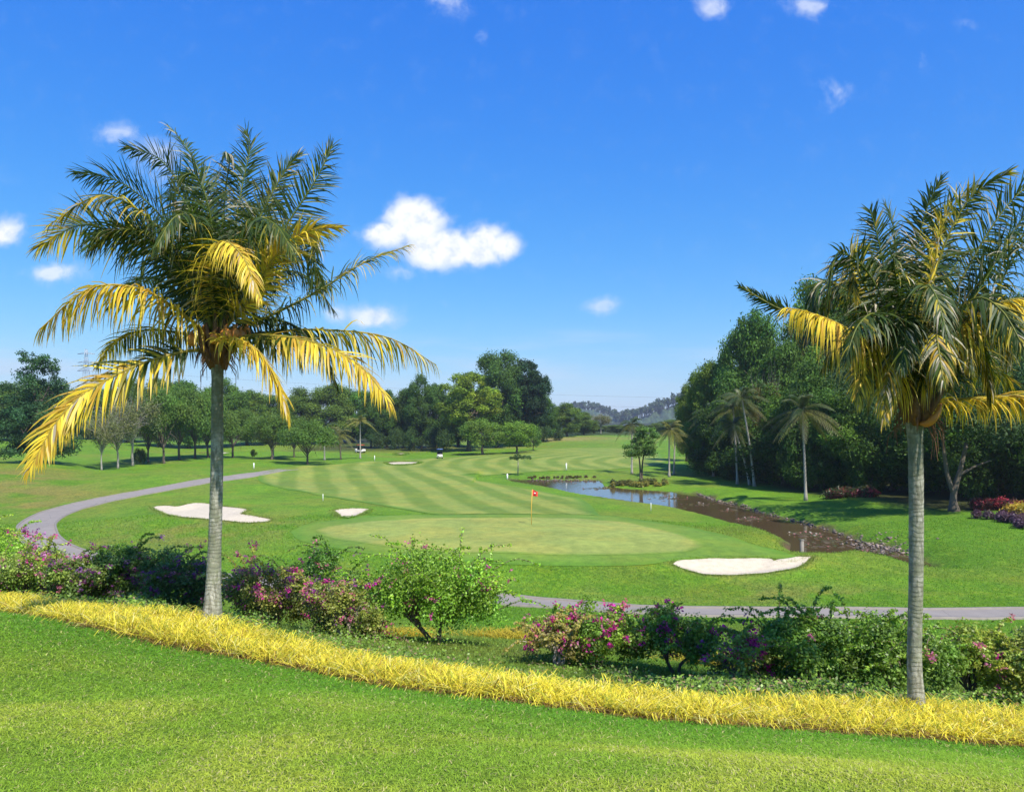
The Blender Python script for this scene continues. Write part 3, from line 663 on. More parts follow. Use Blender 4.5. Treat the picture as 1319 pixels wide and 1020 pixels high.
for v in range(2):     # airy tall tree with gaps
    C = env_broad(rng, 105, 5.3, 20, 3.0); add_proto('airy', C, rng.uniform(.55, 1.25, len(C)), 36000, .20, (.06, .11, .03), 21, 6.0, 9, .36, cvar=.4, shell=.35, jit=.25)
treeid = [0]
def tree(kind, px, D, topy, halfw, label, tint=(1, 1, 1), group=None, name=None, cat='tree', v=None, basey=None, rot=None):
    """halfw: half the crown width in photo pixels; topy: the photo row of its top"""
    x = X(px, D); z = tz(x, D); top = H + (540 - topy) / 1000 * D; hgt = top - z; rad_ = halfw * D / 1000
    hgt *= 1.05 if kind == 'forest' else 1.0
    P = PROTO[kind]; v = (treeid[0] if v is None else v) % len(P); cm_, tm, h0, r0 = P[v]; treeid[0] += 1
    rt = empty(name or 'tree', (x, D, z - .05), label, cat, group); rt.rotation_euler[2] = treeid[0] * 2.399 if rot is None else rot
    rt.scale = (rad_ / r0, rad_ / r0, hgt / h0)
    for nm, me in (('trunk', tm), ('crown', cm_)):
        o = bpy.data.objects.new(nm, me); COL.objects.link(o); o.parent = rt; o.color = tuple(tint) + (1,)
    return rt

# --- left: slope trees
tree('tiered', 48, 116, 447, 62, 'big dark tiered tree standing at the left edge above the brown slope', (.9, 1, 1), name='tiered_tree')
tree('tiered', -48, 112, 452, 50, 'dark tiered tree cut off by the left edge of the photo', (1, 1.1, .9), name='tiered_tree')
tree('bare', 131, 117, 528, 30, 'thin grey nearly bare tree, leftmost of the three with white trunks', name='bare_tree')
tree('bare', 152, 122, 515, 36, 'thin grey nearly bare tree, middle of the three with white trunks, forked low', name='bare_tree')
tree('bare', 171, 127, 500, 42, 'tallest and rightmost of the three nearly bare grey trees with white trunks', name='bare_tree')
UG = 'umbrella trees in the row along the path slope'
for (px, D, ty, hw, lb) in [(191, 136, 515, 34, 'umbrella tree right beside the bare grey trees, first of the row'), (211, 134, 503, 40, 'umbrella tree in the row, halfway between the bare trees and the left palm trunk'),
        (231, 141, 498, 40, 'umbrella tree with a leaning trunk, second to the left of the left palm trunk'), (251, 146, 502, 38, 'slender umbrella tree next on the left of the left palm trunk'),
        (268, 150, 510, 36, 'umbrella tree whose trunk stands almost behind the left palm trunk'), (300, 152, 526, 36, 'spreading umbrella tree just right of the left palm trunk'),
        (350, 146, 531, 36, 'lower umbrella tree below the drooping yellow frond right of the palm trunk'), (379, 156, 538, 26, 'small umbrella tree between the drooping frond and the end of the path')]:
    tree('umbrella', px, D, ty, hw, lb, (.95, 1.0, .9) if px > 290 else (.95, 1.05, .85), UG, 'umbrella_tree')
tree('umbrella', 396, 130, 541, 37, 'low wide umbrella tree above the far end of the path', (.95, 1.05, .9), UG, 'umbrella_tree')
tree('bare', 352, 149, 545, 26, 'pale half bare tree showing among the umbrella trees right of the palm trunk', (.9, 1, .8), name='bare_tree')
tree('bush', 179, 131, 575, 11, 'round green bush at the foot of the bare grey trees', name='bush', cat='bush')
tree('bush', 327, 158, 577, 5, 'small round bush between the trunks of two umbrella trees', name='bush', cat='bush')
# --- back rows on the left
BG = 'trees of the dark wood behind the fairway'
L1 = [(12,215,500,44),(60,230,497,36),(115,235,500,34),(165,225,496,34),(205,205,492,32),(243,198,489,34),(285,205,494,30),(318,215,507,28),(345,225,508,28),(385,222,506,28),(425,228,498,30),(455,236,501,26)]
for q, (px, D, ty, hw) in enumerate(L1):
    tree('forest', px, D, ty - 5, hw * 1.12, 'dark broad tree of the back wood, %s' % ['first from the left', 'second from the left', 'third from the left', 'fourth from the left', 'fifth from the left', 'sixth from left, left of the palm trunk', 'seventh, just right of the palm trunk', 'eighth, right of the palm trunk', 'ninth, behind the drooping yellow frond', 'tenth, low between frond and lone palm', 'eleventh, near the hanging fronds', 'twelfth, behind the lone yellow palm'][q],
         (1.05 + .2 * math.sin(q * 2.1), 1.08 + .12 * math.sin(q * 1.3), .9), BG)
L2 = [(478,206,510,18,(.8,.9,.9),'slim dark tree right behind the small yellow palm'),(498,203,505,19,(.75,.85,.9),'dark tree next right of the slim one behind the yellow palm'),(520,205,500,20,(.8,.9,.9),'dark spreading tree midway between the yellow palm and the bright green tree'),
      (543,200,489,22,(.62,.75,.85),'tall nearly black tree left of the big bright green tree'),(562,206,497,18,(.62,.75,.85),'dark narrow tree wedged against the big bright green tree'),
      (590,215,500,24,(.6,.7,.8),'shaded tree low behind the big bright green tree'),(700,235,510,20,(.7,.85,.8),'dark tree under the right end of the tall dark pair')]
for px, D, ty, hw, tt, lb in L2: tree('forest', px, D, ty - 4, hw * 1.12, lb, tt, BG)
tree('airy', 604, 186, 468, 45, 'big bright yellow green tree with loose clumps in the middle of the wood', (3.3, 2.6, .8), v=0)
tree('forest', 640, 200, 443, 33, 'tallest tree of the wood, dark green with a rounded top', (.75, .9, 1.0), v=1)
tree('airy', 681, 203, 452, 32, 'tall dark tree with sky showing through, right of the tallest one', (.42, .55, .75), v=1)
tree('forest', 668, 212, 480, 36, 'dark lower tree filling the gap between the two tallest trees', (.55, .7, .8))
for q, (px, D, ty, hw) in enumerate([(575,183,548,16),(556,190,545,15),(532,192,550,15),(508,196,548,14),(486,200,549,14),(700,232,545,18),(716,238,552,13)]):
    tree('bush', px, D, ty, hw, 'dark bush at the wood edge, %s' % ['left of the lit small tree', 'second left of the lit small tree', 'under the nearly black tree', 'between the black tree and the cart', 'near the lone yellow palm', 'right of the lit small pair', 'at the foot of the round tree by the tee'][q], (.7, .8, .8), 'bushes at the edge of the wood', 'bush', 'bush')
tree('smallbright', 622, 170, 535, 38, 'rounded small lit tree in front of the wood, left of the brighter one', (.95, 1.0, .8))
tree('smallbright', 665, 172, 539, 33, 'small bright green tree in front of the wood, right of the rounded one', (1.15, 1.25, .8))
tree('smallbright', 687, 180, 552, 14, 'smallest bright tree at the right end of the lit pair', (.7, .85, .8))
# --- centre far
tree('forest', 730, 262, 520, 27, 'round dull green tree behind the distant tee', (1.15, 1.1, 1.0))
tree('forest', 752, 275, 530, 18, 'low dull tree right beside the round one behind the tee', (1.15, 1.05, 1.0))
tree('bare', 774, 285, 530, 17, 'pale leafless looking tree behind the distant tee', (1, .9, .8), name='bare_tree')
for q, (px, D, ty, hw, lb) in enumerate([(765,300,546,20,'low scrub tree below the pale bare tree'),(795,300,547,18,'low scrub tree just right of the pale bare tree'),(820,310,548,18,'low scrub tree behind the twin trunked tree'),(845,310,545,18,'low scrub tree left behind the pond palms'),(868,300,540,20,'low scrub tree right behind the pond palms'),(890,280,540,22,'low scrub tree where the meadow meets the forest')]):
    tree('forest', px, D, ty, hw, lb, (1.25, 1.1, 1.0), 'scrub behind the distant tee')
# --- twin trunk tree on the pond bank
def small_twin(px, D, topy, hw):
    x = X(px, D); z = tz(x, D); g = np.random.default_rng(31); top = H + (540 - topy) / 1000 * D - z; rr = hw * D / 1000
    rt = empty('twin_trunk_tree', (x, D, z), 'small layered green tree with two thin trunks on the pond bank', 'tree')
    for s in (-1, 1):
        t = MB(); P, _ = spline([(s * .12, 0, -.1), (s * .15, .1, top * .3), (s * .55, .1 * s, top * .62)], 9); t.tube(P, np.linspace(.14, .07, 9), 7)
        for q in range(5):
            a = g.uniform(0, 6.28); e = np.array([rr * .7 * math.cos(a), rr * .7 * math.sin(a), top * g.uniform(.6, .9)]); t.tube(np.array([P[-2], (P[-2] + e) / 2 + np.array([0, 0, .2]), e]), [.06, .04, .02], 4, None, False)
        t.build('trunk', M['bark'], rt, True)
    C, Rr = [], []
    for L in range(5):
        for q in range(9 - L):
            a = g.uniform(0, 6.28); r = rr * g.uniform(.1, .85) * (1 - .10 * L); C.append((r * math.cos(a), r * math.sin(a), top * (.50 + .095 * L))); Rr.append(g.uniform(.5, .85))
    m = MB(); leafcloud(m, C, Rr, 9000, .12, g, (.105, .20, .04), up=.5, sq=.5, shell=.2); o = m.build('crown', M['leaf'], rt)
small_twin(826, 102, 544, 33)
# --- palms
def palm_mesh(seed, ht, lean, fl, yellow=0.0, nf=20, k=22):
    g = np.random.default_rng(seed); t = MB(); top = np.array([lean, lean * .2, ht])
    P, _ = spline([(0, 0, -.1), (lean * .35, 0, ht * .45), top], 16); rr = np.linspace(.15, .095, 16); rr[0] = .26; rr[1] = .19; t.tube(P, rr, 8)
    c = MB()
    for f in range(nf):
        a = f * 2.399 + g.normal() * .2; el = R(g.uniform(-25, 78)); L = fl * g.uniform(.85, 1.1); h = np.array([math.cos(a), math.sin(a), 0]); u = np.array([0, 0, 1.])
        s = np.linspace(0, 1, 10)[:, None]; Q = top + (h * math.cos(el) + u * math.sin(el)) * L * s - u * (L * (.45 + .25 * math.cos(el)) * s ** 2.2) + h * L * .12 * s * s
        old = el < R(15); base = np.array((.065, .12, .03)); yl = np.array((.36, .33, .07))
        col = base * (1 - yellow) + yl * yellow if g.random() < .6 else base
        if old: col = col * .45 + yl * .55 * (.5 + yellow)
        c.tube(Q, np.linspace(.04, .012, 10), 4, (.16, .17, .05), False)
        Tn = np.gradient(Q, axis=0); Tn /= np.linalg.norm(Tn, axis=1)[:, None]
        ss = np.linspace(.12, .99, k)
        for sd in (-1, 1):
            p = np.stack([np.interp(ss, s[:, 0], Q[:, q]) for q in range(3)], -1); tt = np.stack([np.interp(ss, s[:, 0], Tn[:, q]) for q in range(3)], -1)
            side = np.cross(tt, u); side /= np.linalg.norm(side, axis=1)[:, None] + 1e-6
            ll = fl * .24 * np.sin(np.pi * (ss * .8 + .16)) ** .7 * g.uniform(.85, 1.15, k)
            d = side * sd * .8 + tt * .6; d /= np.linalg.norm(d, axis=1)[:, None]
            m = p + d * (ll * .5)[:, None] - u * (ll * .12)[:, None]; e = p + d * (ll * .85)[:, None] - u * (ll * .5)[:, None]
            w = tt * .030 * fl / 3; V = np.stack([p - w, p + w, m + w * 1.3, m - w * 1.3, e], 1).reshape(-1, 3); b = np.arange(k)[:, None] * 5
            c.add(V, b + np.array([0, 1, 2, 3]), b + np.array([3, 2, 4]), np.repeat(col * g.uniform(.75, 1.25, (k, 1)), 5, 0))
    return t, c
def palm(px, D, crowny, label, fl=3.0, lean=0, yellow=.2, bark='bark_pale', seed=1, nf=20, tint=1.0):
    x = X(px, D); z = tz(x, D); ht = H + (540 - crowny) / 1000 * D - z
    rt = empty('coconut_palm', (x, D, z), label, 'palm', 'coconut palms standing on the course'); t, c = palm_mesh(seed, ht, lean, fl, yellow, nf)
    c.C = [q * tint * .68 for q in c.C]
    t.build('trunk', M[bark], rt, True); c.build('crown', M['frond'], rt)
palm(464, 150, 543, 'small yellow crowned palm with a white trunk left of the fairway', 3.0, 0, .95, seed=3, tint=1.1)
palm(418, 146, 552, 'grey green palm with a white trunk beside the low wide umbrella tree', 3.8, 0, .4, seed=4)
palm(439, 148, 560, 'short dark trunked palm between the yellow palm and the grey green one', 3.2, -.3, .6, 'bark', seed=5)
palm(814, 118, 546, 'dark palm behind the twin trunked tree by the pond', 2.6, 0, .05, seed=6)
palm(862, 112, 553, 'taller of two pond palms, yellowing fronds, left trunk', 3.1, 0, .6, seed=7)
palm(868, 117, 560, 'shorter of two pond palms, right trunk', 2.8, .2, .4, seed=8)
palm(1038, 76, 529, 'lone palm with a slim pale trunk in front of the dark forest', 3.3, -.35, .22, seed=9, nf=24)
palm(919, 112, 532, 'palm with a thin trunk at the left foot of the forest', 3.4, -.2, .15, seed=10)
palm(950, 98, 524, 'upright palm in the forest edge, second from the left', 3.6, -.6, .15, seed=12)
palm(972, 94, 515, 'strongly leaning palm at the forest edge beside the lone palm', 3.4, -1.6, .2, seed=13)
palm(966, 96, 548, 'short leaning palm half hidden in the forest edge', 2.6, -2.2, .05, seed=14)
def sapling(px, D, topy):
    x = X(px, D); z = tz(x, D); g = np.random.default_rng(3); ht = H + (540 - topy) / 1000 * D - z
    rt = empty('sapling', (x, D, z), 'tiny umbrella shaped sapling at the far left end of the pond', 'tree')
    t = MB(); t.tube([(0, 0, -.1), (.05, 0, ht * .5), (0, 0, ht * .9)], [.10, .07, .04], 6); t.build('trunk', M['bark_pale'], rt)
    C = [(g.normal() * .5, g.normal() * .5, ht * .86 + g.normal() * .15) for _ in range(9)]; m = MB(); leafcloud(m, C, [.4] * 9, 1200, .1, g, (.06, .11, .03), sq=.5); m.build('crown', M['leaf'], rt)
sapling(667, 117, 585)

# --- forest on the right
FG = 'big trees of the forest on the right'
FR = [(884,142,497,20,(1.4,1.25,.8),'olive tree at the left tip of the forest'),(897,128,478,25,(1.25,1.15,.8),'olive green tree second from the left tip of the forest'),(922,124,455,34,(1.2,1.15,.8),'rounded olive tree rising left of the peaked tree'),
      (948,120,428,34,(.8,.95,.95),'tree left of the peak of the forest, half as wide'),(968,112,398,44,(.85,1.05,1.0),'peaked tree standing highest on the left part of the forest'),(1008,108,425,42,(.8,.95,.85),'tree below the tip of the broken frond'),
      (1042,118,366,50,(.95,1.15,.9),'tallest crown of the forest, left of the right palm'),(1082,112,364,46,(1.0,1.15,.85),'tall crown touching the left fronds of the right palm'),(1120,104,392,44,(.8,.95,.9),'tall crown hidden by the left fronds of the right palm'),
      (1165,100,400,46,(.8,.95,.9),'tall forest crown behind the trunk top of the right palm'),(1215,96,395,50,(.85,1,.9),'tall forest crown right of the right palm trunk'),(1270,92,392,52,(.9,1,.9),'tall forest crown behind the right palm fronds'),(1325,88,385,55,(.85,1,.9),'tall forest crown cut by the right edge of the photo'),(1385,86,380,60,(.85,1,.9),'outermost tall forest crown, mostly outside the right edge')]
for px, D, ty, hw, tt, lb in FR: tree('forest', px, D, ty, hw, lb, tt, FG)
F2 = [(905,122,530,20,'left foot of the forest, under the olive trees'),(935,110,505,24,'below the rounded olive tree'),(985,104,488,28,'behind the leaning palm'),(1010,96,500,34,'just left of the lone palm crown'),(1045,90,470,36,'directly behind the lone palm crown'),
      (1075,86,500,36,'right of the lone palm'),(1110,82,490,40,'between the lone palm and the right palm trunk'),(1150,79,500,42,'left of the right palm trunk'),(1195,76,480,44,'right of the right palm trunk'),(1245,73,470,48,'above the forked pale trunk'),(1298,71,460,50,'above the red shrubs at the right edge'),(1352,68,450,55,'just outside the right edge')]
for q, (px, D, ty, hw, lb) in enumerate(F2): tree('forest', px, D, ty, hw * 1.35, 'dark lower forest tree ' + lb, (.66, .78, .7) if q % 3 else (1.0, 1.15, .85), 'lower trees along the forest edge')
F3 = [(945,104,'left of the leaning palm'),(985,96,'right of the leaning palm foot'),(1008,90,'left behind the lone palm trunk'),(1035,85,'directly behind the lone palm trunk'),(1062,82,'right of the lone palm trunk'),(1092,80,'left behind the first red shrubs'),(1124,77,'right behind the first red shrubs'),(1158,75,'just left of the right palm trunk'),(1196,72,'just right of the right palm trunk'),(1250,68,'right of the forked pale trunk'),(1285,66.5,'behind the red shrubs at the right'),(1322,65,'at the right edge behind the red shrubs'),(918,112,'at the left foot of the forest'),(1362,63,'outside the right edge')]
for q, (px, D, lb) in enumerate(F3): tree('thicket', px, D + 1.5 + (q % 3) * 1.5, 572 - (q % 4) * 14, 34 + 9 * (q % 3), 'dark undergrowth bush ' + lb, (.5, .62, .55), 'undergrowth along the forest edge', 'bush', 'bush')  # leaf tint darkened: the forest's inner shade is put into the foliage colour
tree('bare', 985, 103, 478, 22, 'dead brown branching tree high in the forest edge', (1, .7, .5), name='bare_tree')
# forked pale trunk under the canopy
def forked(px, D):
    x = X(px, D); z = tz(x, D); rt = empty('forked_tree', (x, D, z), 'pale forked trunk right of the right palm with a dark leafy crown', 'tree')
    t = MB(); P, _ = spline([(0, 0, -.2), (-.05, 0, 1.4), (.45, 0, 3.2), (1.1, .1, 5.6)], 12); r = np.linspace(.30, .13, 12); r[0] = .55; r[1] = .4; t.tube(P, r, 10)
    P, _ = spline([(-.03, 0, 1.4), (-.5, .1, 3.0), (-.75, .2, 5.2), (-.9, .3, 8.2)], 12); t.tube(P, np.linspace(.20, .09, 12), 8); P, _ = spline([(.3, 0, 2.9), (1.4, -.2, 3.6), (2.8, -.3, 4.2)], 9); t.tube(P, np.linspace(.14, .05, 9), 6)
    t.build('trunk', M['bark'], rt, True); g = np.random.default_rng(8); m = MB()
    C = np.array([(g.uniform(-8.5, 5), g.uniform(-5.5, 3), g.uniform(6.2, 13)) for _ in range(70)]); leafcloud(m, C, g.uniform(.8, 1.6, 70), 34000, .13, g, (.055, .105, .03), shell=.4); o = m.build('crown', M['leaf'], rt)
forked(1229, 64)

# --- ground cover beds on the right
def bed(name, label, cat, px, D, wpx, hgt, dep, cols, n, leaf, kind=None, group=None, seed=1):
    g = np.random.default_rng(seed); x0 = X(px, D); hw = wpx * D / 1000; k = max(12, int(hw * dep * 5)); C = []; Rr = []
    for _ in range(k):
        a = g.uniform(0, 6.28); r = math.sqrt(g.random()); x = x0 + hw * r * math.cos(a); y = D + dep * r * math.sin(a); rr = hgt * g.uniform(.45, .7); C.append((x, y, tz(x, y) + rr * .7)); Rr.append(rr)
    m = MB(); C = np.array(C); z0 = tz(x0, D); off = np.array([x0, D, z0])
    for q, (col, f) in enumerate(cols): leafcloud(m, C - off, np.array(Rr) * (1 + .12 * q), int(n * f), leaf, g, col, up=.8, sq=.9, var=.35, shell=.5, asp=.35)
    o = m.build(name, M['shrub'], None, False, off); tag(o, label, cat, group, kind)
RG = 'beds of red leaved shrubs at the forest edge'
bed('red_shrub', 'crimson leaved shrub bed left of the right palm trunk, nearer the lone palm', 'shrub', 1084, 75.5, 17, .8, 1.1, [((.22, .025, .05), .5), ((.05, .07, .02), .5)], 4500, .13, group=RG, seed=2)
bed('red_shrub', 'smaller dull crimson shrub bed just left of the right palm trunk', 'shrub', 1117, 74.5, 9, .8, 1.2, [((.20, .02, .04), .6), ((.05, .07, .02), .4)], 3000, .15, group=RG, seed=3)
bed('red_shrub', 'bright red shrub bed near the right edge, left of its twin', 'shrub', 1276, 63.5, 16, .7, 1.1, [((.34, .04, .06), .6), ((.10, .05, .03), .4)], 6000, .12, group=RG, seed=4)
bed('red_shrub', 'bright red shrub bed cut by the right edge', 'shrub', 1322, 61.5, 17, .7, 1.2, [((.34, .04, .06), .6), ((.10, .05, .03), .4)], 6000, .12, group=RG, seed=5)
bed('purple_shrub', 'purple groundcover mound with two lobes at the right edge of the lawn', 'shrub', 1294, 56.5, 20, .55, 2.9, [((.115, .06, .105), .8), ((.16, .10, .12), .2)], 15000, .08, seed=6)
bed('purple_shrub', 'lower purple groundcover mound running off the right edge', 'shrub', 1326, 53.5, 22, .5, 2.0, [((.115, .06, .105), .8), ((.16, .10, .12), .2)], 12000, .08, seed=7)
bed('yellow_shrub', 'small yellow shrub patch among the purple groundcover', 'shrub', 1322, 56.5, 14, 1.1, 1.4, [((.55, .42, .05), 1)], 4000, .10, seed=8)
bed('yellow_bank_plants', None, None, 815, 99.5, 46, .5, 1.2, [((.34, .30, .05), .6), ((.16, .18, .04), .4)], 8000, .13, 'stuff', seed=9)
bed('bank_reeds', None, None, 820, 101.5, 40, .65, 1.0, [((.13, .15, .04), 1)], 6000, .14, 'stuff', seed=10)
bed('dry_bank_grass', None, None, 712, 113.5, 60, .25, .8, [((.17, .13, .05), .6), ((.11, .13, .04), .4)], 6000, .14, 'stuff', seed=11)

# --- stones and lily pads along the water
g = np.random.default_rng(17)
def near_bank(pxs, off, n):
    out = []; P = hitp(pxs); P, _ = spline(np.c_[P, np.zeros(len(P))], 80)
    for _ in range(n): q = P[g.integers(80)]; out.append((q[0] + g.normal() * off, q[1] + g.normal() * off * 1.3))
    return np.array(out)
st_pts = near_bank([(900,637),(926,646.5),(964,655),(985,662),(1009,668),(1055,681),(1085,689),(1108,699),(1141,706),(1166,714)], .2, 270)
st_pts = np.vstack([st_pts, near_bank([(1108,704),(1125,707),(1150,713)], .9, 190), near_bank([(680,619),(730,619.5),(770,620)], .5, 90)])
mb = MB(); cols = [(.20, .16, .12), (.12, .10, .08), (.28, .21, .17), (.09, .08, .06)]
for x, y in st_pts:
    r = g.uniform(.04, .13); z = max(tz(x, y), ZW); mb.ball((x, y, z + r * .2), (r, r * g.uniform(.7, 1.1), r * g.uniform(.45, .8)), np.array(cols[g.integers(4)]) * g.uniform(.7, 1.2), 6, 5, .18, g)
tag(mb.build('bank_rubble', M['stone']), kind='stuff')
mb = MB()
def pads(px0, py0, sx, sy, n):
    for _ in range(n):
        px, py = px0 + g.normal() * sx, py0 + g.normal() * sy; D = 8.76e3 / (py - 540); x = X(px, D)
        if g.random() < .4 or poly_sdf(np.array([x]), np.array([D]), STREAM)[0] > -.1: continue
        r = g.uniform(.10, .26); a = np.linspace(.3, 6.1, 9) + g.uniform(0, 6.28); V = np.c_[x + r * np.cos(a), D + r * np.sin(a), np.full(9, ZW - .03 + g.uniform(0, .012)) + g.uniform(-.01, .03, 9)]
        V = np.vstack([[x, D, ZW - .025], V]); col = [(.16, .13, .07), (.12, .14, .05), (.24, .18, .13), (.14, .09, .05)][g.integers(4)]
        mb.add(V, None, [[0, q, q + 1] for q in range(1, 9)], np.array(col) * g.uniform(.7, 1.3))
        if g.random() < .10:
            c = np.array((.60, .26, .28)) if g.random() < .6 else np.array((.75, .68, .66))
            for q in range(6):
                aa = q * 1.05; d = np.array([math.cos(aa), math.sin(aa), 0]); s_ = np.array([-d[1], d[0], 0]); b = np.array([x, D, ZW]); mb.add([b, b + d * .05 + s_ * .03 + [0, 0, .06], b + d * .09 + [0, 0, .11], b + d * .05 - s_ * .03 + [0, 0, .06]], [[0, 1, 2, 3]], None, c)
pads(968, 668, 11, 1.3, 110); pads(1040, 688, 11, 1.8, 110); pads(1078, 697, 15, 2.5, 170); pads(1120, 712, 16, 3, 160); pads(1060, 704, 18, 1.2, 50); pads(902, 650, 9, 1.4, 60); pads(938, 657, 7, 1.2, 30); pads(715, 621, 14, .9, 70); pads(770, 629, 10, 1, 60); pads(865, 642, 10, 1.5, 60)
tag(mb.build('lily_pads', M['petal']), kind='stuff')

# ------------------------------------------------------------------ far hills, pylon, lines
def hill(name, pts, D, seed):
    g = np.random.default_rng(seed); px = np.linspace(pts[0][0], pts[-1][0], 420); py = np.interp(px, [p[0] for p in pts], [p[1] for p in pts])
    rows = 26; V = []; C = []
    for q in range(rows):
        f = q / (rows - 1); s = math.sin(f * math.pi / 2); y = D - 340 * (1 - f) ; x = (px - 659.5) / 1000 * D
        h = 8 + (540 - py) / 1000 * D; z = h * s - 6 * (1 - f); rough = fbm(x / 7 + seed, np.full_like(x, y / 7), 3) - .5
        z = z + (rough - .42) * 15 * (.5 + f) ; V.append(np.c_[x, np.full_like(x, y) , z])
    back_ = V[-1].copy(); back_[:, 1] += 300; back_[:, 2] = -10; V.append(back_); rows += 1; V = np.vstack(V); n = len(px)
    i = np.arange(rows - 1)[:, None] * n; j = np.arange(n - 1)[None]; F = np.stack([i + j, i + j + 1, i + n + j + 1, i + n + j], -1).reshape(-1, 4)
    c = np.array((.045, .075, .030)) * (.5 + 1.0 * g.random((len(V), 1)))
    tag(mesh(name, V, F, M['stone'], None, c), kind='structure')
hill('hills', [(640,548),(700,540),(725,527),(742,523),(758,524),(775,528),(790,533),(800,538),(815,545),(840,552)], 1450, 3)
hill('hills', [(770,549),(790,541),(806,536),(820,533),(835,528),(850,522),(862,517),(875,514),(890,516),(910,505),(960,500),(1100,510),(1300,520)], 1250, 5)
hill('hills', [(-300,530),(-100,522),(0,526),(60,520),(120,530),(250,535),(400,532),(520,538),(660,545)], 1500, 9)
g = np.random.default_rng(23)   # single trees breaking the far ridge
m = MB(); 
for _ in range(420):
    px = g.uniform(705, 905); D0 = 1250 if px > 792 else 1450
    py = np.interp(px, [700,725,742,758,775,790,800,806,820,835,850,862,875,910] , [540,527,523,524,528,533,538,536,533,528,522,517,514,505])
    D = D0 - g.uniform(0, 45); c = at(px, py + g.uniform(-1, 6), D); hh = g.uniform(4, 11)
    m.tube([c - [0, 0, 6], c + [0, 0, hh * .7]], [.5, .3], 4, (.10, .09, .07))
    leafcloud(m, [c + [0, 0, hh * .8], c + [g.normal() * 2, 0, hh * .45]], [hh * .28, hh * .3], 46, 1.9, g, (.05, .08, .03))
tag(m.build('hill_forest', M['stone']), kind='stuff')
def pylon(px, D, topy, label):
    x = X(px, D); z = tz(x, D); h = H + (540 - topy) / 1000 * D - z; m = MB(); w = lambda t: 4.6 * (1 - t) ** 1.3 + .7; cs = [(-1, -1), (1, -1), (1, 1), (-1, 1)]; lv = np.linspace(0, 1, 11)
    P = lambda k, t: np.array([cs[k % 4][0] * w(t), cs[k % 4][1] * w(t), t * h])
    for k in range(4):
        m.tube([P(k, t) for t in lv], .13, 4)
        for a, b in zip(lv[:-1], lv[1:]): m.tube([P(k, a), P(k + 1, b)], .06, 4); m.tube([P(k + 1, a), P(k, b)], .06, 4); m.tube([P(k, b), P(k + 1, b)], .06, 4)
    rt = empty('power_pylon', (x, D, z), label, 'pylon'); m.build('tower', M['metal'], rt)
    for t in (.72, .83, .94):
        a = MB(); y_ = t * h; a.tube([(-7, 0, y_), (0, 0, y_ + 1.3), (7, 0, y_)], .16, 4); a.tube([(-7, 0, y_), (7, 0, y_)], .16, 4); a.build('crossarm', M['metal'], rt)
pylon(111, 620, 450, 'distant lattice power pylon on the left behind the tiered tree')
for q, (y0, y1, lb) in enumerate([(474, 503, 'highest distant power line crossing the sky behind the wood'), (487, 516, 'middle distant power line crossing the sky behind the wood'), (499, 527, 'lowest distant power line crossing the sky behind the wood')]):
    P = []
    for t in np.linspace(0, 1, 60):
        px = 111 + t * 1150; D = 620 + 60 * t; py = y0 + (y1 + 10 - y0) * t + (1 - (2 * t - 1) ** 2) * 14; P.append(at(px, py, D))
    m = MB(); P = np.array(P); m.tube(P - P[0], .06, 4); o = m.build('power_line', M['wire'], None, False, P[0]); tag(o, lb, 'power line', 'power lines strung from the pylon')

# ------------------------------------------------------------------ small things on the course
fx_, fy_ = hit(684.5, 676)
fz = tz(fx_, fy_); fl = empty('golf_flag', (fx_, fy_, fz), 'red flag on an orange pole standing in the putting green', 'flag')
m = MB(); m.tube([(0, 0, -.1), (0, 0, 1.2), (.06, 0, 2.42)], .022, 8); m.build('pole', M['pole_y'], fl, True)
V = []; nx, nz = 12, 8
for a in range(nx + 1):
    for b in range(nz + 1): u_ = a / nx; V.append((.07 + u_ * .36, .06 * math.sin(u_ * 6) , 2.40 - b / nz * .42 * (1 - .25 * u_) - u_ * .14))
V = np.array(V); V2 = V + np.array([0, .006, 0]); nn = len(V); q = [(a * (nz + 1) + b, a * (nz + 1) + b + 1, (a + 1) * (nz + 1) + b + 1, (a + 1) * (nz + 1) + b) for a in range(nx) for b in range(nz)]
q = np.array(q); o = mesh('flag_cloth', np.vstack([V, V2]), np.vstack([q, q[:, ::-1] + nn]), M['flag'], fl, None, True)
m = MB(); m.box((.25, -.02, 2.16), (.14, .008, .10)); m.build('flag_patch', M['white'], o)
def stake(px, py, h, w, label, mt='white'):
    x, y = hit(px, py); z = tz(x, y); w *= .5; h *= .85; m = MB(); m.tube([(0, 0, -.1), (0, 0, h * .93)], w / 2, 8); m.ball((0, 0, h * .93), (w / 2, w / 2, w * .4), None, 8, 5)
    m.tube([(0, 0, h * .6), (0, 0, h * .68)], w / 2 + .004, 8)
    o = m.build('marker_post', M[mt], None, True, (x, y, z)); tag(o, label, 'marker post', 'white marker posts on the grass')
stake(327, 604, 1.1, .34, 'short white marker post on the slope above the path, right of the left palm')
stake(482.5, 593.5, 1.2, .26, 'white marker post right of the lone yellow palm')
stake(653.5, 617.5, 1.0, .42, 'white marker post at the left tip of the pond')
stake(416, 645, .8, .12, 'thin pale marker post left of the mowing stripes')
stake(729.5, 606, 1.4, .40, 'tall white marker post on the grass beyond the pond')
stake(813, 605, 1.0, .26, 'white marker post beside the twin trunked tree')
stake(838.5, 658, .9, .10, 'thin pale marker post on the near bank of the stream')
x, y = X(1033, 50.2), 50.2
m = MB(); m.box((0, 0, .4), (.20, .18, 2.2)); m.box((0, 0, 1.53), (.24, .22, .06)); o = m.build('concrete_post', M['kerb'], None, False, (x, y, ZW - .6)); tag(o, 'pale concrete post standing in the near end of the stream', 'post')
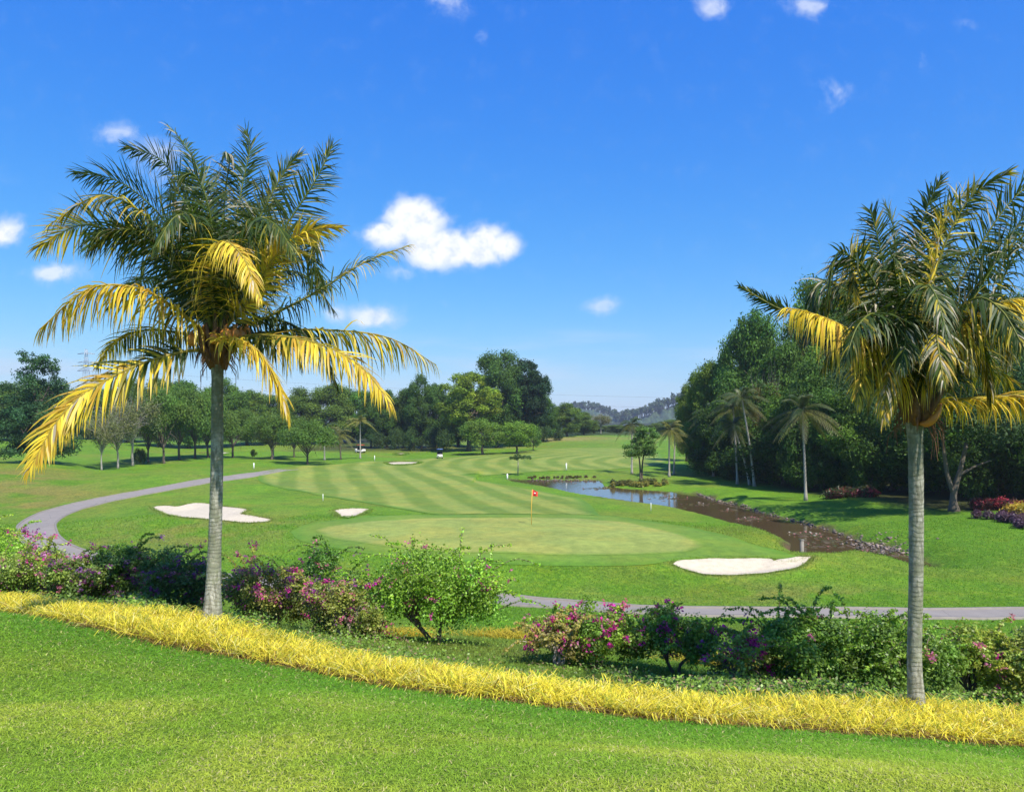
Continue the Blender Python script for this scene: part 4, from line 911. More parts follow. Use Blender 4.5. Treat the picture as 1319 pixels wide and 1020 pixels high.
def cart(px, py, D, roofm, label, rz, person=None):
    x, y = hit(px, py) if D is None else (X(px, D), D); z = tz(x, y); rt = empty('golf_cart', (x, y, z), label, 'golf cart', 'golf carts parked far off'); rt.rotation_euler[2] = rz
    m = MB(); m.box((0, 0, .45), (1.15, 2.3, .28)); m.box((0, -.95, .68), (1.05, .42, .35)); m.box((0, .85, .75), (1.1, .6, .35)); m.tube([(0, -1.12, .62), (0, -1.2, .5), (0, -1.2, .36)], .3, 8); m.build('body', M['cream'], rt)
    m = MB(); m.box((0, .25, .82), (1.05, .5, .14)); m.box((0, .52, 1.1), (1.05, .12, .45)); m.build('seat', M['black'], rt)
    m = MB(); m.box((0, -.05, 1.86), (1.25, 1.75, .07)); m.box((0, -.05, 1.91), (1.05, 1.5, .05)); m.build('roof', M[roofm], rt)
    for a, b in ((-.52, -.8), (.52, -.8), (-.52, .7), (.52, .7)): m = MB(); m.tube([(a, b, .6), (a, b * .95, 1.85)], .025, 6); m.build('roof_post', M['black'], rt)
    for a, b in ((-.5, -.8), (.5, -.8), (-.5, .75), (.5, .75)):
        m = MB(); m.tube([(a - .09, b, .23), (a + .09, b, .23)], .23, 14); w = m.build('wheel', M['black'], rt, True); m = MB(); m.tube([(a - .095, b, .23), (a + .095, b, .23)], .12, 10); m.build('rim', M['cream'], w)
    m = MB(); m.tube([(.2, -.75, .8), (.2, -.45, 1.12)], .02, 6); m.tube([(.2 + .17 * math.cos(t), -.43 + .06 * math.sin(t), 1.13 + .12 * math.sin(t)) for t in np.linspace(0, 6.28, 14)], .015, 5); m.build('steering_wheel', M['black'], rt)
cart(566.5, 590.5, None, 'blue', 'golf cart with a blue roof in front of the dark wood', .1)
cart(464, 583, None, 'redp', 'golf cart with a red roof behind the lone yellow palm', 1.2)

# ------------------------------------------------------------------ shrubs between the yellow border and the path
MAG, PNK, PUR, LIL = (.60, .045, .34), (.58, .18, .30), (.28, .07, .26), (.55, .22, .52)
def boug(px0, px1, topy, D, label, leafc, n, flowers=(), base_px=None, shoots=10, stem=(.16, .12, .09), seed=1, low=.0, dep=.8, nf=0, fr=1.0, leaf=.030, air=.55, shoot_up=.5):
    """px0..px1 photo columns of the crown; D distance"""
    g = np.random.default_rng(seed); bp = base_px or (px0 + px1) / 2; bx = X(bp, D); bz = tz(bx, D)
    hw = (px1 - px0) / 2000 * D * (1.06 if px1 < 700 else 1.12); cx_ = X((px0 + px1) / 2, D) - bx; top = (H + (540 - topy) / 1000 * D - bz) * 1.02
    rt = empty('bougainvillea_bush', (bx, D, bz), label, 'bush', 'bougainvillea bushes behind the yellow border')
    C, Rr = [], []
    k = int(40 * max(1, hw * dep * .7))
    for _ in range(k):
        a = g.uniform(0, 6.28); r = math.sqrt(g.random()); e = 1 - .38 * r * r
        r0 = min(hw, top) * g.uniform(.13, .24)
        x = cx_ + (hw - r0) * r * math.cos(a); y = dep * r * math.sin(a); zmax = (top - r0) * e; z = low * top + r0 * .5 + max(0, zmax - low * top - r0 * .5) * g.random() ** .5
        C.append((x, y, z + (tz(bx + x, D + y) - bz))); Rr.append(r0)
    C = np.array(C); Rr = np.array(Rr); b = MB()
    mains = []
    for sd in ((-1, 1) if low > .1 else (-1, 0, 1)):
        e = np.array([cx_ * .4 + sd * hw * g.uniform(.2, .4), g.normal() * .15, top * g.uniform(.28, .38)]); P, _ = spline([(sd * .05, 0, -.05), e * .5 + np.array([g.normal() * .05, 0, -.04]), e], 9)
        b.tube(P, np.linspace(.055, .03, 9) * max(.7, top / 2), 7, stem); mains.append(P)
    for q in g.choice(len(C), min(len(C), 24), replace=False):
        s0 = mains[int(np.argmin([abs(m_[-1][0] - C[q][0]) for m_ in mains]))][g.integers(4, 9)].copy(); mid = s0 * .5 + C[q] * .5 + np.array([0, 0, .12 * top]); P, _ = spline([s0, mid, C[q]], 8)
        b.tube(P, np.linspace(.028, .008, 8) * max(.7, top / 2), 5, np.array(stem) * g.uniform(.7, 1.3), False)
    m = MB(); leafc = tuple(v * q for v, q in zip(leafc, (2.3, 2.0, 1.6))); leafcloud(m, C, Rr, int(n * 1.3), leaf, g, leafc, up=.35, sq=.85, var=.4, shell=air, jit=.32, cvar=.35, asp=.62)
    tips = []; shoots = int(shoots * 1.8)
    for q in range(shoots):                      # long arching shoots with leaves along them
        c = C[g.integers(len(C))]; a = g.uniform(0, 6.28); L = g.uniform(.35, .85) * min(hw, 1.6); d = np.array([math.cos(a), math.sin(a) * .5, shoot_up * g.uniform(.3, 1.6)]); d /= np.linalg.norm(d)
        e = c + d * (Rr.mean() + L); P, _ = spline([c, c * .45 + e * .55 + np.array([0, 0, .12 * L]), e - np.array([0, 0, .18 * L])], 16)
        b.tube(P, np.linspace(.010, .004, 16), 4, np.array(stem), False); tips.append(P[-1]); leafcloud(m, P, [.045] * 16, 130, leaf * 1.05, g, np.array(leafc) * np.array((1.3, 1.25, .9)), up=.1, shell=.3, var=.3)
    b.build('branches', M['stem'], rt); m.build('leaves', M['shrub'], rt)
    if flowers:
        f = MB()
        for col, cnt in flowers:
            for _ in range(int(cnt * 2.2)):
                q = g.integers(len(C)); d = g.normal(size=3); d[2] = abs(d[2]) * .9 + .1; d[1] = -abs(d[1]) if g.random() < .7 else d[1]; d /= np.linalg.norm(d)
                p = C[q] + d * Rr[q] * np.array([1, 1, .85]) * g.uniform(1.15, 1.6)
                if g.random() < .25 and tips: p = tips[g.integers(len(tips))]
                leafcloud(f, [p + g.normal(size=3) * .05 for _ in range(3)], [.07 * fr] * 3, int(g.uniform(8, 34)), .024, g, col, up=0, shell=.1, var=.35, asp=.8)
        f.build('blossoms', M['petal'], rt)
    return rt
boug(-70, 40, 655, 21, 'light green leafy bush at the left edge beside the path bend', (.13, .24, .03), 9000, [(PNK, 6)], seed=1, shoots=16, dep=1.2)
boug(-40, 112, 698, 18.2, 'pale green bush with lilac and magenta blossoms at the left edge, behind the border', (.13, .20, .045), 12000, [(MAG, 22), (LIL, 26), (PNK, 18)], seed=2, shoots=14, dep=.9)
boug(60, 150, 712, 17.6, 'lilac flowered bush between the left edge bush and the dark green one', (.09, .15, .035), 7000, [(LIL, 14), (PUR, 20), (PNK, 8)], seed=12, shoots=8, dep=.8)
boug(98, 200, 694, 18.2, 'dark green dense bush left of the left palm trunk', (.045, .10, .022), 14000, [(LIL, 4), (PUR, 6)], seed=3, shoots=10, air=.45)
boug(170, 290, 706, 17.8, 'dark bush with dusty purple blossoms touching the left palm trunk', (.055, .10, .030), 14000, [(PUR, 26), (PNK, 14)], seed=4, shoots=10, air=.45)
boug(285, 405, 718, 16.8, 'straggly bush with pink blossoms and bare grey twigs right of the left palm trunk', (.13, .17, .045), 9000, [(PNK, 26), (PUR, 22), (MAG, 12)], seed=5, shoots=10, stem=(.32, .27, .2), air=.3)
boug(360, 490, 704, 17.6, 'dark leafy bush with long arching shoots left of the biggest bush', (.05, .12, .022), 11000, [(PUR, 8), (PNK, 8)], seed=6, shoots=16, air=.35)
boug(385, 500, 745, 15.6, 'low pink flowered bush in front of the dark shooting bush', (.11, .15, .04), 6000, [(MAG, 10), (PNK, 18), (PUR, 10)], seed=13, shoots=6, stem=(.3, .25, .2), air=.3)
boug(462, 655, 702, 16.6, 'biggest bright green bush with a forked trunk in the middle of the bed', (.095, .20, .025), 21000, [(MAG, 9), (PNK, 12)], base_px=562, seed=7, shoots=34, low=.12, air=.35, shoot_up=.5, dep=1.1)
boug(672, 765, 788, 14.2, 'nearly leafless tangle of pale twigs with few blossoms, right of the biggest bush', (.14, .15, .06), 900, [(MAG, 7), (PNK, 9)], seed=8, shoots=18, stem=(.45, .38, .32), air=.2)
boug(706, 830, 768, 14.7, 'green bush topped with pink blossoms right of the bare twigs', (.10, .19, .03), 11000, [(MAG, 30), (PNK, 20)], seed=9, shoots=10, air=.4)
boug(815, 930, 777, 14.5, 'dark green bush with magenta tips in the middle of the right half', (.075, .15, .025), 10500, [(MAG, 20), (PUR, 8)], seed=10, shoots=10, air=.4, low=.15)
boug(905, 995, 806, 13.2, 'small open bush with one bright magenta cluster', (.09, .14, .03), 1800, [(MAG, 20)], seed=11, shoots=8, air=.2)
boug(975, 1110, 784, 13.3, 'dark green bush with long pale shoots left of the right palm trunk', (.065, .135, .025), 14000, [(PNK, 3)], seed=14, shoots=24, air=.4, shoot_up=.6)
boug(1085, 1225, 782, 13.4, 'green bush directly behind the right palm trunk', (.07, .14, .026), 13000, [(PNK, 3)], seed=15, shoots=20, air=.4)
boug(1195, 1305, 796, 13.8, 'light green bush with sparse red blossoms right of the right palm trunk', (.11, .175, .035), 10000, [(MAG, 7), (PNK, 5)], seed=16, shoots=14, air=.35)
boug(1270, 1400, 800, 13.2, 'light green bush with bare patches cut by the right edge', (.12, .17, .04), 9000, [(PNK, 7)], seed=17, shoots=14, air=.35)
# weeds and seedlings between the bushes
g = np.random.default_rng(91); n = 34000; t = g.uniform(-.78, .78, n); y = back(t) + .15 + np.abs(g.normal(size=n)) * 2.3; x = t * y
k = fbm(x * 1.1 + 5, y * 1.1, 3) > .47; x, y = x[k], y[k]; n = len(x); hh = g.uniform(.02, .30, n) * fbm(x * .9, y * .9 + 7, 2) * 1.5; z = terrain(x, y) + hh
nr_ = g.normal(size=(n, 3)) * .6 + np.array([0, -.2, 1.]); nr_ /= np.linalg.norm(nr_, axis=1)[:, None]; a_ = np.cross(nr_, g.normal(size=(n, 3))); a_ /= np.linalg.norm(a_, axis=1)[:, None]; b_ = np.cross(nr_, a_)
s_ = g.uniform(.015, .038, n)[:, None]; P_ = np.c_[x, y, z]; V = np.stack([P_ - a_ * s_, P_ + b_ * s_ * .55, P_ + a_ * s_, P_ - b_ * s_ * .55], 1).reshape(-1, 3)
c_ = np.array((.20, .32, .04)) * g.uniform(.5, 1.5, (n, 1)); br_ = g.random(n) < .15; c_[br_] = np.array((.30, .22, .10)) * g.uniform(.6, 1.2, (br_.sum(), 1))
tag(mesh('bed_weeds', V, np.arange(4 * n).reshape(-1, 4), M['shrub'], None, np.repeat(c_, 4, 0)), kind='stuff')
def clump(px, D, r, n, label, seed):
    g = np.random.default_rng(seed); x0 = X(px, D); x = x0 + g.normal(size=n) * r * .5; y = D + g.normal(size=n) * r * .35
    yc = np.array((.60, .48, .045)) * g.uniform(.6, 1.2, (n, 1)); z = terrain(x, y); z0 = tz(x0, D)
    o = blades('yellow_plant', x - x0, y - D, g.uniform(.15, .36, n), g.uniform(.012, .024, n), yc, M['blade'], 1.1, 4, g, g.uniform(.2, 1, n), z - z0); o.location = (x0, D, z0); tag(o, label, 'plant', 'yellow strap leaf clumps in the shrub bed')
clump(658, 20.5, 1.1, 900, 'yellow leafy clump right of the biggest bush', 1); clump(525, 20, .8, 500, 'yellow leafy clump seen under the biggest bush', 2); clump(955, 17.5, 1.2, 900, 'yellow leafy clump behind the magenta cluster', 3); clump(912, 17.5, .8, 400, 'yellow leafy clump under the dark magenta tipped bush', 4)

# ------------------------------------------------------------------ the two hero palms
G0, G1 = np.array((.030, .062, .010)), np.array((.090, .135, .020))
YL, OR, DRY = np.array((.78, .59, .050)), np.array((.52, .33, .04)), np.array((.50, .44, .32))
def frond(parent, P, seed, n=124, L=.62, droop=.9, yel=0.0, roll=None, spread=1.0, kink=.15, dry=.02, w=.027, lift=.22, start=.10, tipy=.2, twist=None, rmax=.030):
    """P: world points of the midrib relative to the palm's base"""
    g = np.random.default_rng(seed); Q, LEN = spline(P, 46)
    Pa = np.asarray(P, float); flat = abs(Pa[-1, 1] - Pa[0, 1]) < 1.05          # the wind has turned the upper fronds on edge
    if roll is None: roll = (1.05 * (1 if Pa[-1, 0] > Pa[0, 0] else -1) + g.normal() * .2) if (flat and droop < 1.25) else g.normal() * .25
    if flat and droop < 1.25: droop = droop * .6; L = L * 1.05
    T = np.gradient(Q, axis=0); T /= np.linalg.norm(T, axis=1)[:, None]
    m = MB(); rc = G1 * 1.3 * (1 - yel) + np.array((.55, .40, .07)) * yel
    rr = np.linspace(rmax, .006, 46); rr[:4] = [rmax * 1.9, rmax * 1.5, rmax * 1.25, rmax * 1.1]
    m.tube(Q, rr, 6, rc); u = np.array([0, 0, 1.]); s = np.linspace(0, 1, 46)
    S0 = np.cross(T, u); S0 /= np.linalg.norm(S0, axis=1)[:, None] + 1e-6
    # keep the side vector steady where the midrib is vertical
    ref = S0[np.argmax(1 - abs(T[:, 2]))]; w_ = np.clip((1 - abs(T[:, 2])) * 3, 0, 1)[:, None]; S0 = S0 * w_ + (ref - (T * (T @ ref)[:, None])) * (1 - w_); S0 /= np.linalg.norm(S0, axis=1)[:, None] + 1e-6
    N0 = np.cross(S0, T)
    cr, sr = math.cos(roll), math.sin(roll); S1 = S0 * cr + N0 * sr; N1 = -S0 * sr + N0 * cr
    for sd in (-1, 1):
        ss = start + (1 - start) * (np.arange(n) + g.uniform(-.35, .35, n)) / n; ss = np.clip(ss, start, .995); ip = lambda A: np.stack([np.interp(ss, s, A[:, q]) for q in range(3)], -1)
        p, t, sv, nv = ip(Q), ip(T), ip(S1), ip(N1)
        prof = np.interp(ss, [0, .12, .3, .6, .85, 1], [.45, .78, 1.0, .95, .62, .30]); ll = L * prof * g.uniform(.78, 1.14, n) * np.where(g.random(n) < .09, g.uniform(.05, .6, n), 1)
        b = np.radians(np.interp(ss, [0, .3, .8, 1], [72, 64, 44, 18]) * spread + g.normal(size=n) * 5); v = lift + g.normal(size=n) * .16
        d = t * np.cos(b)[:, None] + (sv * sd * np.cos(v)[:, None] + nv * np.sin(v)[:, None]) * np.sin(b)[:, None]
        dr = droop * g.uniform(.35, 1.6, n) + (g.random(n) < kink) * g.uniform(.8, 2.2, n)
        K = 5; pts = [p]; cur = d.copy(); pos = p.copy(); seg = ll / K
        for q in range(K):
            cur = cur + np.array([0, 0, -1.]) * (dr / K * 1.1)[:, None] + g.normal(size=(n, 3)) * .06; cur /= np.linalg.norm(cur, axis=1)[:, None]; pos = pos + cur * seg[:, None]; pts.append(pos)
        pts = np.stack(pts, 1); wd_ = np.array([.5, 1.0, 1.0, .8, .5, .06]) * w / 2
        wv_ = np.cross(d, nv + g.normal(size=(n, 3)) * .35); wv_ /= np.linalg.norm(wv_, axis=1)[:, None] + 1e-6
        ww = w * .5 * np.array([.55, 1.0, 1.0, .82, .5, .08])[None, :, None] * np.interp(ss, [0, .2, .8, 1], [.7, 1, .9, .6])[:, None, None]
        A, B = pts - wv_[:, None] * ww, pts + wv_[:, None] * ww; V = np.stack([A, B], 2).reshape(-1, 3)
        base = np.arange(n)[:, None] * 12; F_ = np.concatenate([base + np.array([2 * q, 2 * q + 1, 2 * q + 3, 2 * q + 2]) for q in range(K)])
        yk = sstep(yel + tipy * (ss - .5) * 1.1 + g.normal(size=n) * .16, .30, .68)[:, None]
        col = (G0 * (1 - .5 * ss[:, None]) + G1 * .5 * ss[:, None]) * (1 - yk) + YL * yk; orr = (g.random(n) < yk[:, 0] * .34); col[orr] = OR; dd_ = g.random(n) < dry; col[dd_] = DRY
        col = col * g.uniform(.7, 1.25, (n, 1)); tipc = (np.array((.30, .17, .05)) * .5 + col * .5)
        cc = np.repeat(col[:, None], 6, 1); edge = np.clip(yk * 1.5, 0, 1)
        yy_ = YL * .8 * edge + col * (1 - edge); cc[:, 4] = yy_; cc[:, 5] = tipc
        m.add(V, F_, None, np.repeat(cc, 2, 1).reshape(-1, 3))
    return m.build('frond', M['frond'], parent)
def trunk_mat():
    m, nt, b, out = mat('palm_trunk_bark'); co = objco(nt); s = N(nt, 'ShaderNodeSeparateXYZ'); nt.links.new(co, s.inputs[0])
    ds = NOISE(nt, co, 2.2, 4, .6); z = MA(nt, 'ADD', s.outputs[2], MA(nt, 'MULTIPLY', ds.outputs[0], .10))
    rr_ = NOISE(nt, co, 1.3, 3, .5); ring = MA(nt, 'FRACT', MA(nt, 'MULTIPLY', MA(nt, 'ADD', z, MA(nt, 'MULTIPLY', rr_.outputs[0], .5)), 15.0)); rg = MA(nt, 'SUBTRACT', 1, STEP(nt, ring, .0, .45))
    n1_ = NOISE(nt, co, 7, 8, .7); mp = N(nt, 'ShaderNodeMapping'); nt.links.new(co, mp.inputs[0]); mp.inputs['Scale'].default_value = (14, 14, 3); n2_ = NOISE(nt, mp.outputs[0], 1.2, 6, .7)
    bl = NOISE(nt, co, 2.6, 6, .65); c = MIX(nt, STEP(nt, n1_.outputs[0], .3, .7), (.22, .21, .155), (.58, .56, .46)); c = MIX(nt, MA(nt, 'MULTIPLY', STEP(nt, n2_.outputs[0], .48, .60), .8), c, (.15, .145, .10)); c = MIX(nt, MA(nt, 'MULTIPLY', STEP(nt, bl.outputs[0], .44, .56), .75), c, (.20, .21, .13)); 
    c = MIX(nt, MA(nt, 'MULTIPLY', MA(nt, 'MULTIPLY', rg, n2_.outputs[0]), .6), c, (.16, .15, .11)); ln = NOISE(nt, co, 3.3, 4, .6); c = MIX(nt, MA(nt, 'MULTIPLY', STEP(nt, ln.outputs[0], .52, .66), .5), c, (.20, .22, .11))
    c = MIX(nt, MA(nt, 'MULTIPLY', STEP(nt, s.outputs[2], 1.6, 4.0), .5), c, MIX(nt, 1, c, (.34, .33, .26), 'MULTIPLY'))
    nt.links.new(c, b.inputs['Base Color']); b.inputs['Roughness'].default_value = .9
    bump(nt, b, MA(nt, 'SUBTRACT', MA(nt, 'ADD', n1_.outputs[0], MA(nt, 'MULTIPLY', n2_.outputs[0], .5)), MA(nt, 'MULTIPLY', rg, .3)), .8, .02); return m
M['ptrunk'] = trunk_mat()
def ptrunk(rt, pts, rad_):
    g = np.random.default_rng(2); P, L = spline(pts, 90); r = np.interp(np.linspace(0, 1, 90), [0, .05, .14, .3, .9, 1], rad_)
    r = r * (1 + .010 * np.sin(np.arange(90) * 2.1) + g.normal(size=90) * .010); m = MB(); m.tube(P, r, 18); return m.build('trunk', M['ptrunk'], rt, True)
# left palm
DL = 12.7; bl = np.array([X(273, DL), DL, tz(X(273, DL), DL)])
lp = empty('coconut_palm', bl, 'tall coconut palm with ringed trunk and orange coconuts in the left half', 'palm')
AL = lambda px, py, dz=0: at(px, py, DL + dz) - bl
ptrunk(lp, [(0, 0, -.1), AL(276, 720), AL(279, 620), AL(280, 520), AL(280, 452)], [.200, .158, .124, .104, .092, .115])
K0 = (282, 440)
FL = [ # points (px, py, depth offset)..., options
 ([(268,450,0),(228,455,-.3),(160,478,-.7),(88,525,-1.0),(36,606,-1.3)], dict(yel=.68, L=.78, droop=1.0, roll=.75, tipy=.9, kink=.1, spread=.95, w=.042)),
 ([(272,435,0),(232,402,-.3),(180,372,-.7),(115,372,-1.1),(50,425,-1.3)], dict(yel=.82, L=.90, droop=2.4, kink=.3, n=84, w=.038)),
 ([(274,425,0),(240,372,.1),(185,320,.2),(110,290,.2),(50,318,.1)], dict(yel=.30, L=.86, droop=1.1, tipy=.6)),
 ([(275,425,.1),(250,350,.4),(210,282,.7),(155,235,.8),(95,222,.7)], dict(yel=.06, L=.78, droop=.9)),
 ([(275,425,0),(245,350,-.4),(190,280,-.8),(130,252,-1.1),(62,290,-1.3)], dict(yel=.30, L=.7, droop=1.2, tipy=.5)),
 ([(278,425,.1),(262,330,.5),(240,255,.8),(205,205,1.0),(160,190,1.1)], dict(yel=.02, L=.7, droop=.7, dry=.12)),
 ([(279,425,.2),(272,330,.7),(262,240,1.1),(240,190,1.3),(215,160,1.4)], dict(yel=.03, L=.62, droop=.6, dry=.1)),
 ([(281,425,.1),(284,330,.3),(290,250,.4),(296,205,.2),(290,195,-.3)], dict(yel=.10, L=.62, droop=1.4, dry=.30, kink=.5)),
 ([(283,425,.2),(296,330,.5),(312,240,.8),(322,190,.9),(316,168,.9)], dict(yel=.04, L=.66, droop=.7)),
 ([(284,425,.2),(310,340,.4),(342,265,.6),(368,220,.7),(385,200,.7)], dict(yel=.12, L=.62, droop=.7, spread=.8)),
 ([(285,425,.1),(325,350,.2),(372,285,.3),(408,230,.3),(428,188,.3)], dict(yel=.05, L=.66, droop=.8)),
 ([(285,428,0),(322,385,-.4),(355,330,-.7),(392,300,-.9),(440,292,-1.0)], dict(yel=.80, L=.55, droop=.8, kink=.2, spread=.7, tipy=.3)),
 ([(286,432,.1),(345,408,.3),(410,375,.5),(470,338,.6),(528,316,.7)], dict(yel=.30, L=.66, droop=1.3, tipy=.5, lift=.5)),
 ([(286,438,.2),(345,428,.5),(420,425,.6),(500,435,.6),(562,470,.6)], dict(yel=.46, L=.88, droop=2.2, tipy=.7, kink=.3, n=84, w=.038)),
 ([(286,442,0),(330,432,-.3),(400,440,-.6),(462,470,-.8),(506,524,-1.0)], dict(yel=.60, L=.74, droop=1.7, tipy=.8, kink=.2, w=.038)),
 ([(276,446,-.1),(300,436,-.6),(332,452,-1.0),(356,490,-1.2),(372,540,-1.3)], dict(yel=.95, L=.62, droop=1.5, spread=.75, tipy=.1, n=90, w=.038, roll=.5)),
 ([(280,430,-.1),(272,360,-.6),(285,312,-1.1),(312,330,-1.6),(335,385,-1.9)], dict(yel=.70, L=.62, droop=1.5, kink=.3, tipy=.3)),
 ([(280,425,-.1),(262,340,-.5),(250,285,-1.0),(225,280,-1.5),(200,320,-1.8)], dict(yel=.15, L=.7, droop=1.2)),
 ([(282,425,-.1),(300,340,-.5),(325,285,-1.0),(355,290,-1.4),(380,330,-1.7)], dict(yel=.08, L=.7, droop=1.3)),
 ([(280,430,.2),(240,390,.8),(205,360,1.4),(170,365,1.9),(140,395,2.1)], dict(yel=.1, L=.7, droop=1.4)),
 ([(284,430,.2),(320,380,.9),(365,350,1.5),(400,360,1.9),(430,400,2.2)], dict(yel=.2, L=.7, droop=1.5)),
 ([(281,425,.3),(270,340,1.1),(258,285,1.8),(240,270,2.4),(225,290,2.8)], dict(yel=.03, L=.7, droop=1.0)),
 ([(283,425,.3),(305,335,1.1),(330,275,1.8),(350,255,2.3),(365,270,2.7)], dict(yel=.05, L=.7, droop=1.0)),
 ([(282,425,0),(276,330,0),(268,265,-.2),(250,225,-.4),(230,230,-.6)], dict(yel=.06, L=.66, droop=1.0)),
 ([(283,430,0),(330,410,.4),(380,420,.8),(415,450,1.0),(435,500,1.1)], dict(yel=.15, L=.66, droop=1.9)),
 ([(280,440,.1),(235,430,.5),(190,425,.9),(150,440,1.1),(125,470,1.2)], dict(yel=.35, L=.6, droop=1.9)),
]
g = np.random.default_rng(77)
for q in range(6):
    a = g.uniform(-1.25, 1.25); rr_ = g.uniform(150, 235); dz = g.uniform(-1.2, 1.6); e = (282 + rr_ * math.sin(a) * .95, 432 - rr_ * math.cos(a) * .95)
    FL.append(([(281, 428, .1), (282 + (e[0] - 282) * .25, 428 + (e[1] - 428) * .42, dz * .3), (282 + (e[0] - 282) * .62, 428 + (e[1] - 428) * .84, dz * .7), (e[0], e[1] + 8, dz), (e[0] + 30 * math.sin(a) + g.normal() * 12, e[1] + 30 + g.uniform(0, 30), dz * 1.2)], dict(yel=g.uniform(0, .16), L=.68, droop=g.uniform(.8, 1.3), roll=g.uniform(-1.2, 1.2), dry=.05)))
for q, (P, kw) in enumerate(FL): frond(lp, [AL(*p) for p in P], 100 + q, **kw)
def crownshaft(rt, A, c, D0, seed, r=.20):
    g = np.random.default_rng(seed); m = MB(); b = A(c[0], c[1] + 34 + (10 if D0 < 11 else 0))
    for q in range(26):
        a = q * 2.399; h = np.array([math.cos(a), math.sin(a), 0]); s0 = b + h * .09 + np.array([0, 0, g.uniform(-.1, .25)]); e = s0 + h * g.uniform(.10, .28) + np.array([0, 0, g.uniform(.3, .7)]); m.tube(np.array([s0, (s0 + e) / 2 + h * .03, e]), [.06, .045, .02], 6)
    m.tube(np.array([b, b + [0, 0, .25], b + [0, 0, .55]]), [.125, .19, .10], 12); m.build('leaf_bases', M['fibre'], rt, True)
    f = MB()
    for q in range(60):
        a = g.uniform(0, 6.28); h = np.array([math.cos(a), math.sin(a), 0]); s0 = b + h * .17 + np.array([0, 0, g.uniform(0, .5)]); e = s0 + h * g.uniform(.05, .2) - np.array([0, 0, g.uniform(.15, .5)]); f.tube(np.array([s0, (s0 + e) / 2 + h * .06, e]), [.008, .006, .003], 4, None, False)
    f.build('fibres', M['fibre'], rt)
crownshaft(lp, AL, (281, 436), DL, 3)
def coconuts(rt, A, L):
    for px, py, dz, r in L:
        m = MB(); c = A(px, py, dz); m.ball((0, 0, 0), (r, r, r * 1.2), None, 14, 10); m.tube([(0, 0, r * 1.1), (0, 0, r * 1.5), (.02, .02, r * 1.9)], [.035, .025, .012], 6); m.build('coconut', M['husk'], rt, True, c)
coconuts(lp, AL, [(247,438,-.22,.085),(291,432,-.30,.095),(302,430,-.18,.08),(310,433,-.05,.085),(262,430,-.1,.08),(276,436,-.32,.075),(318,428,.1,.075)])
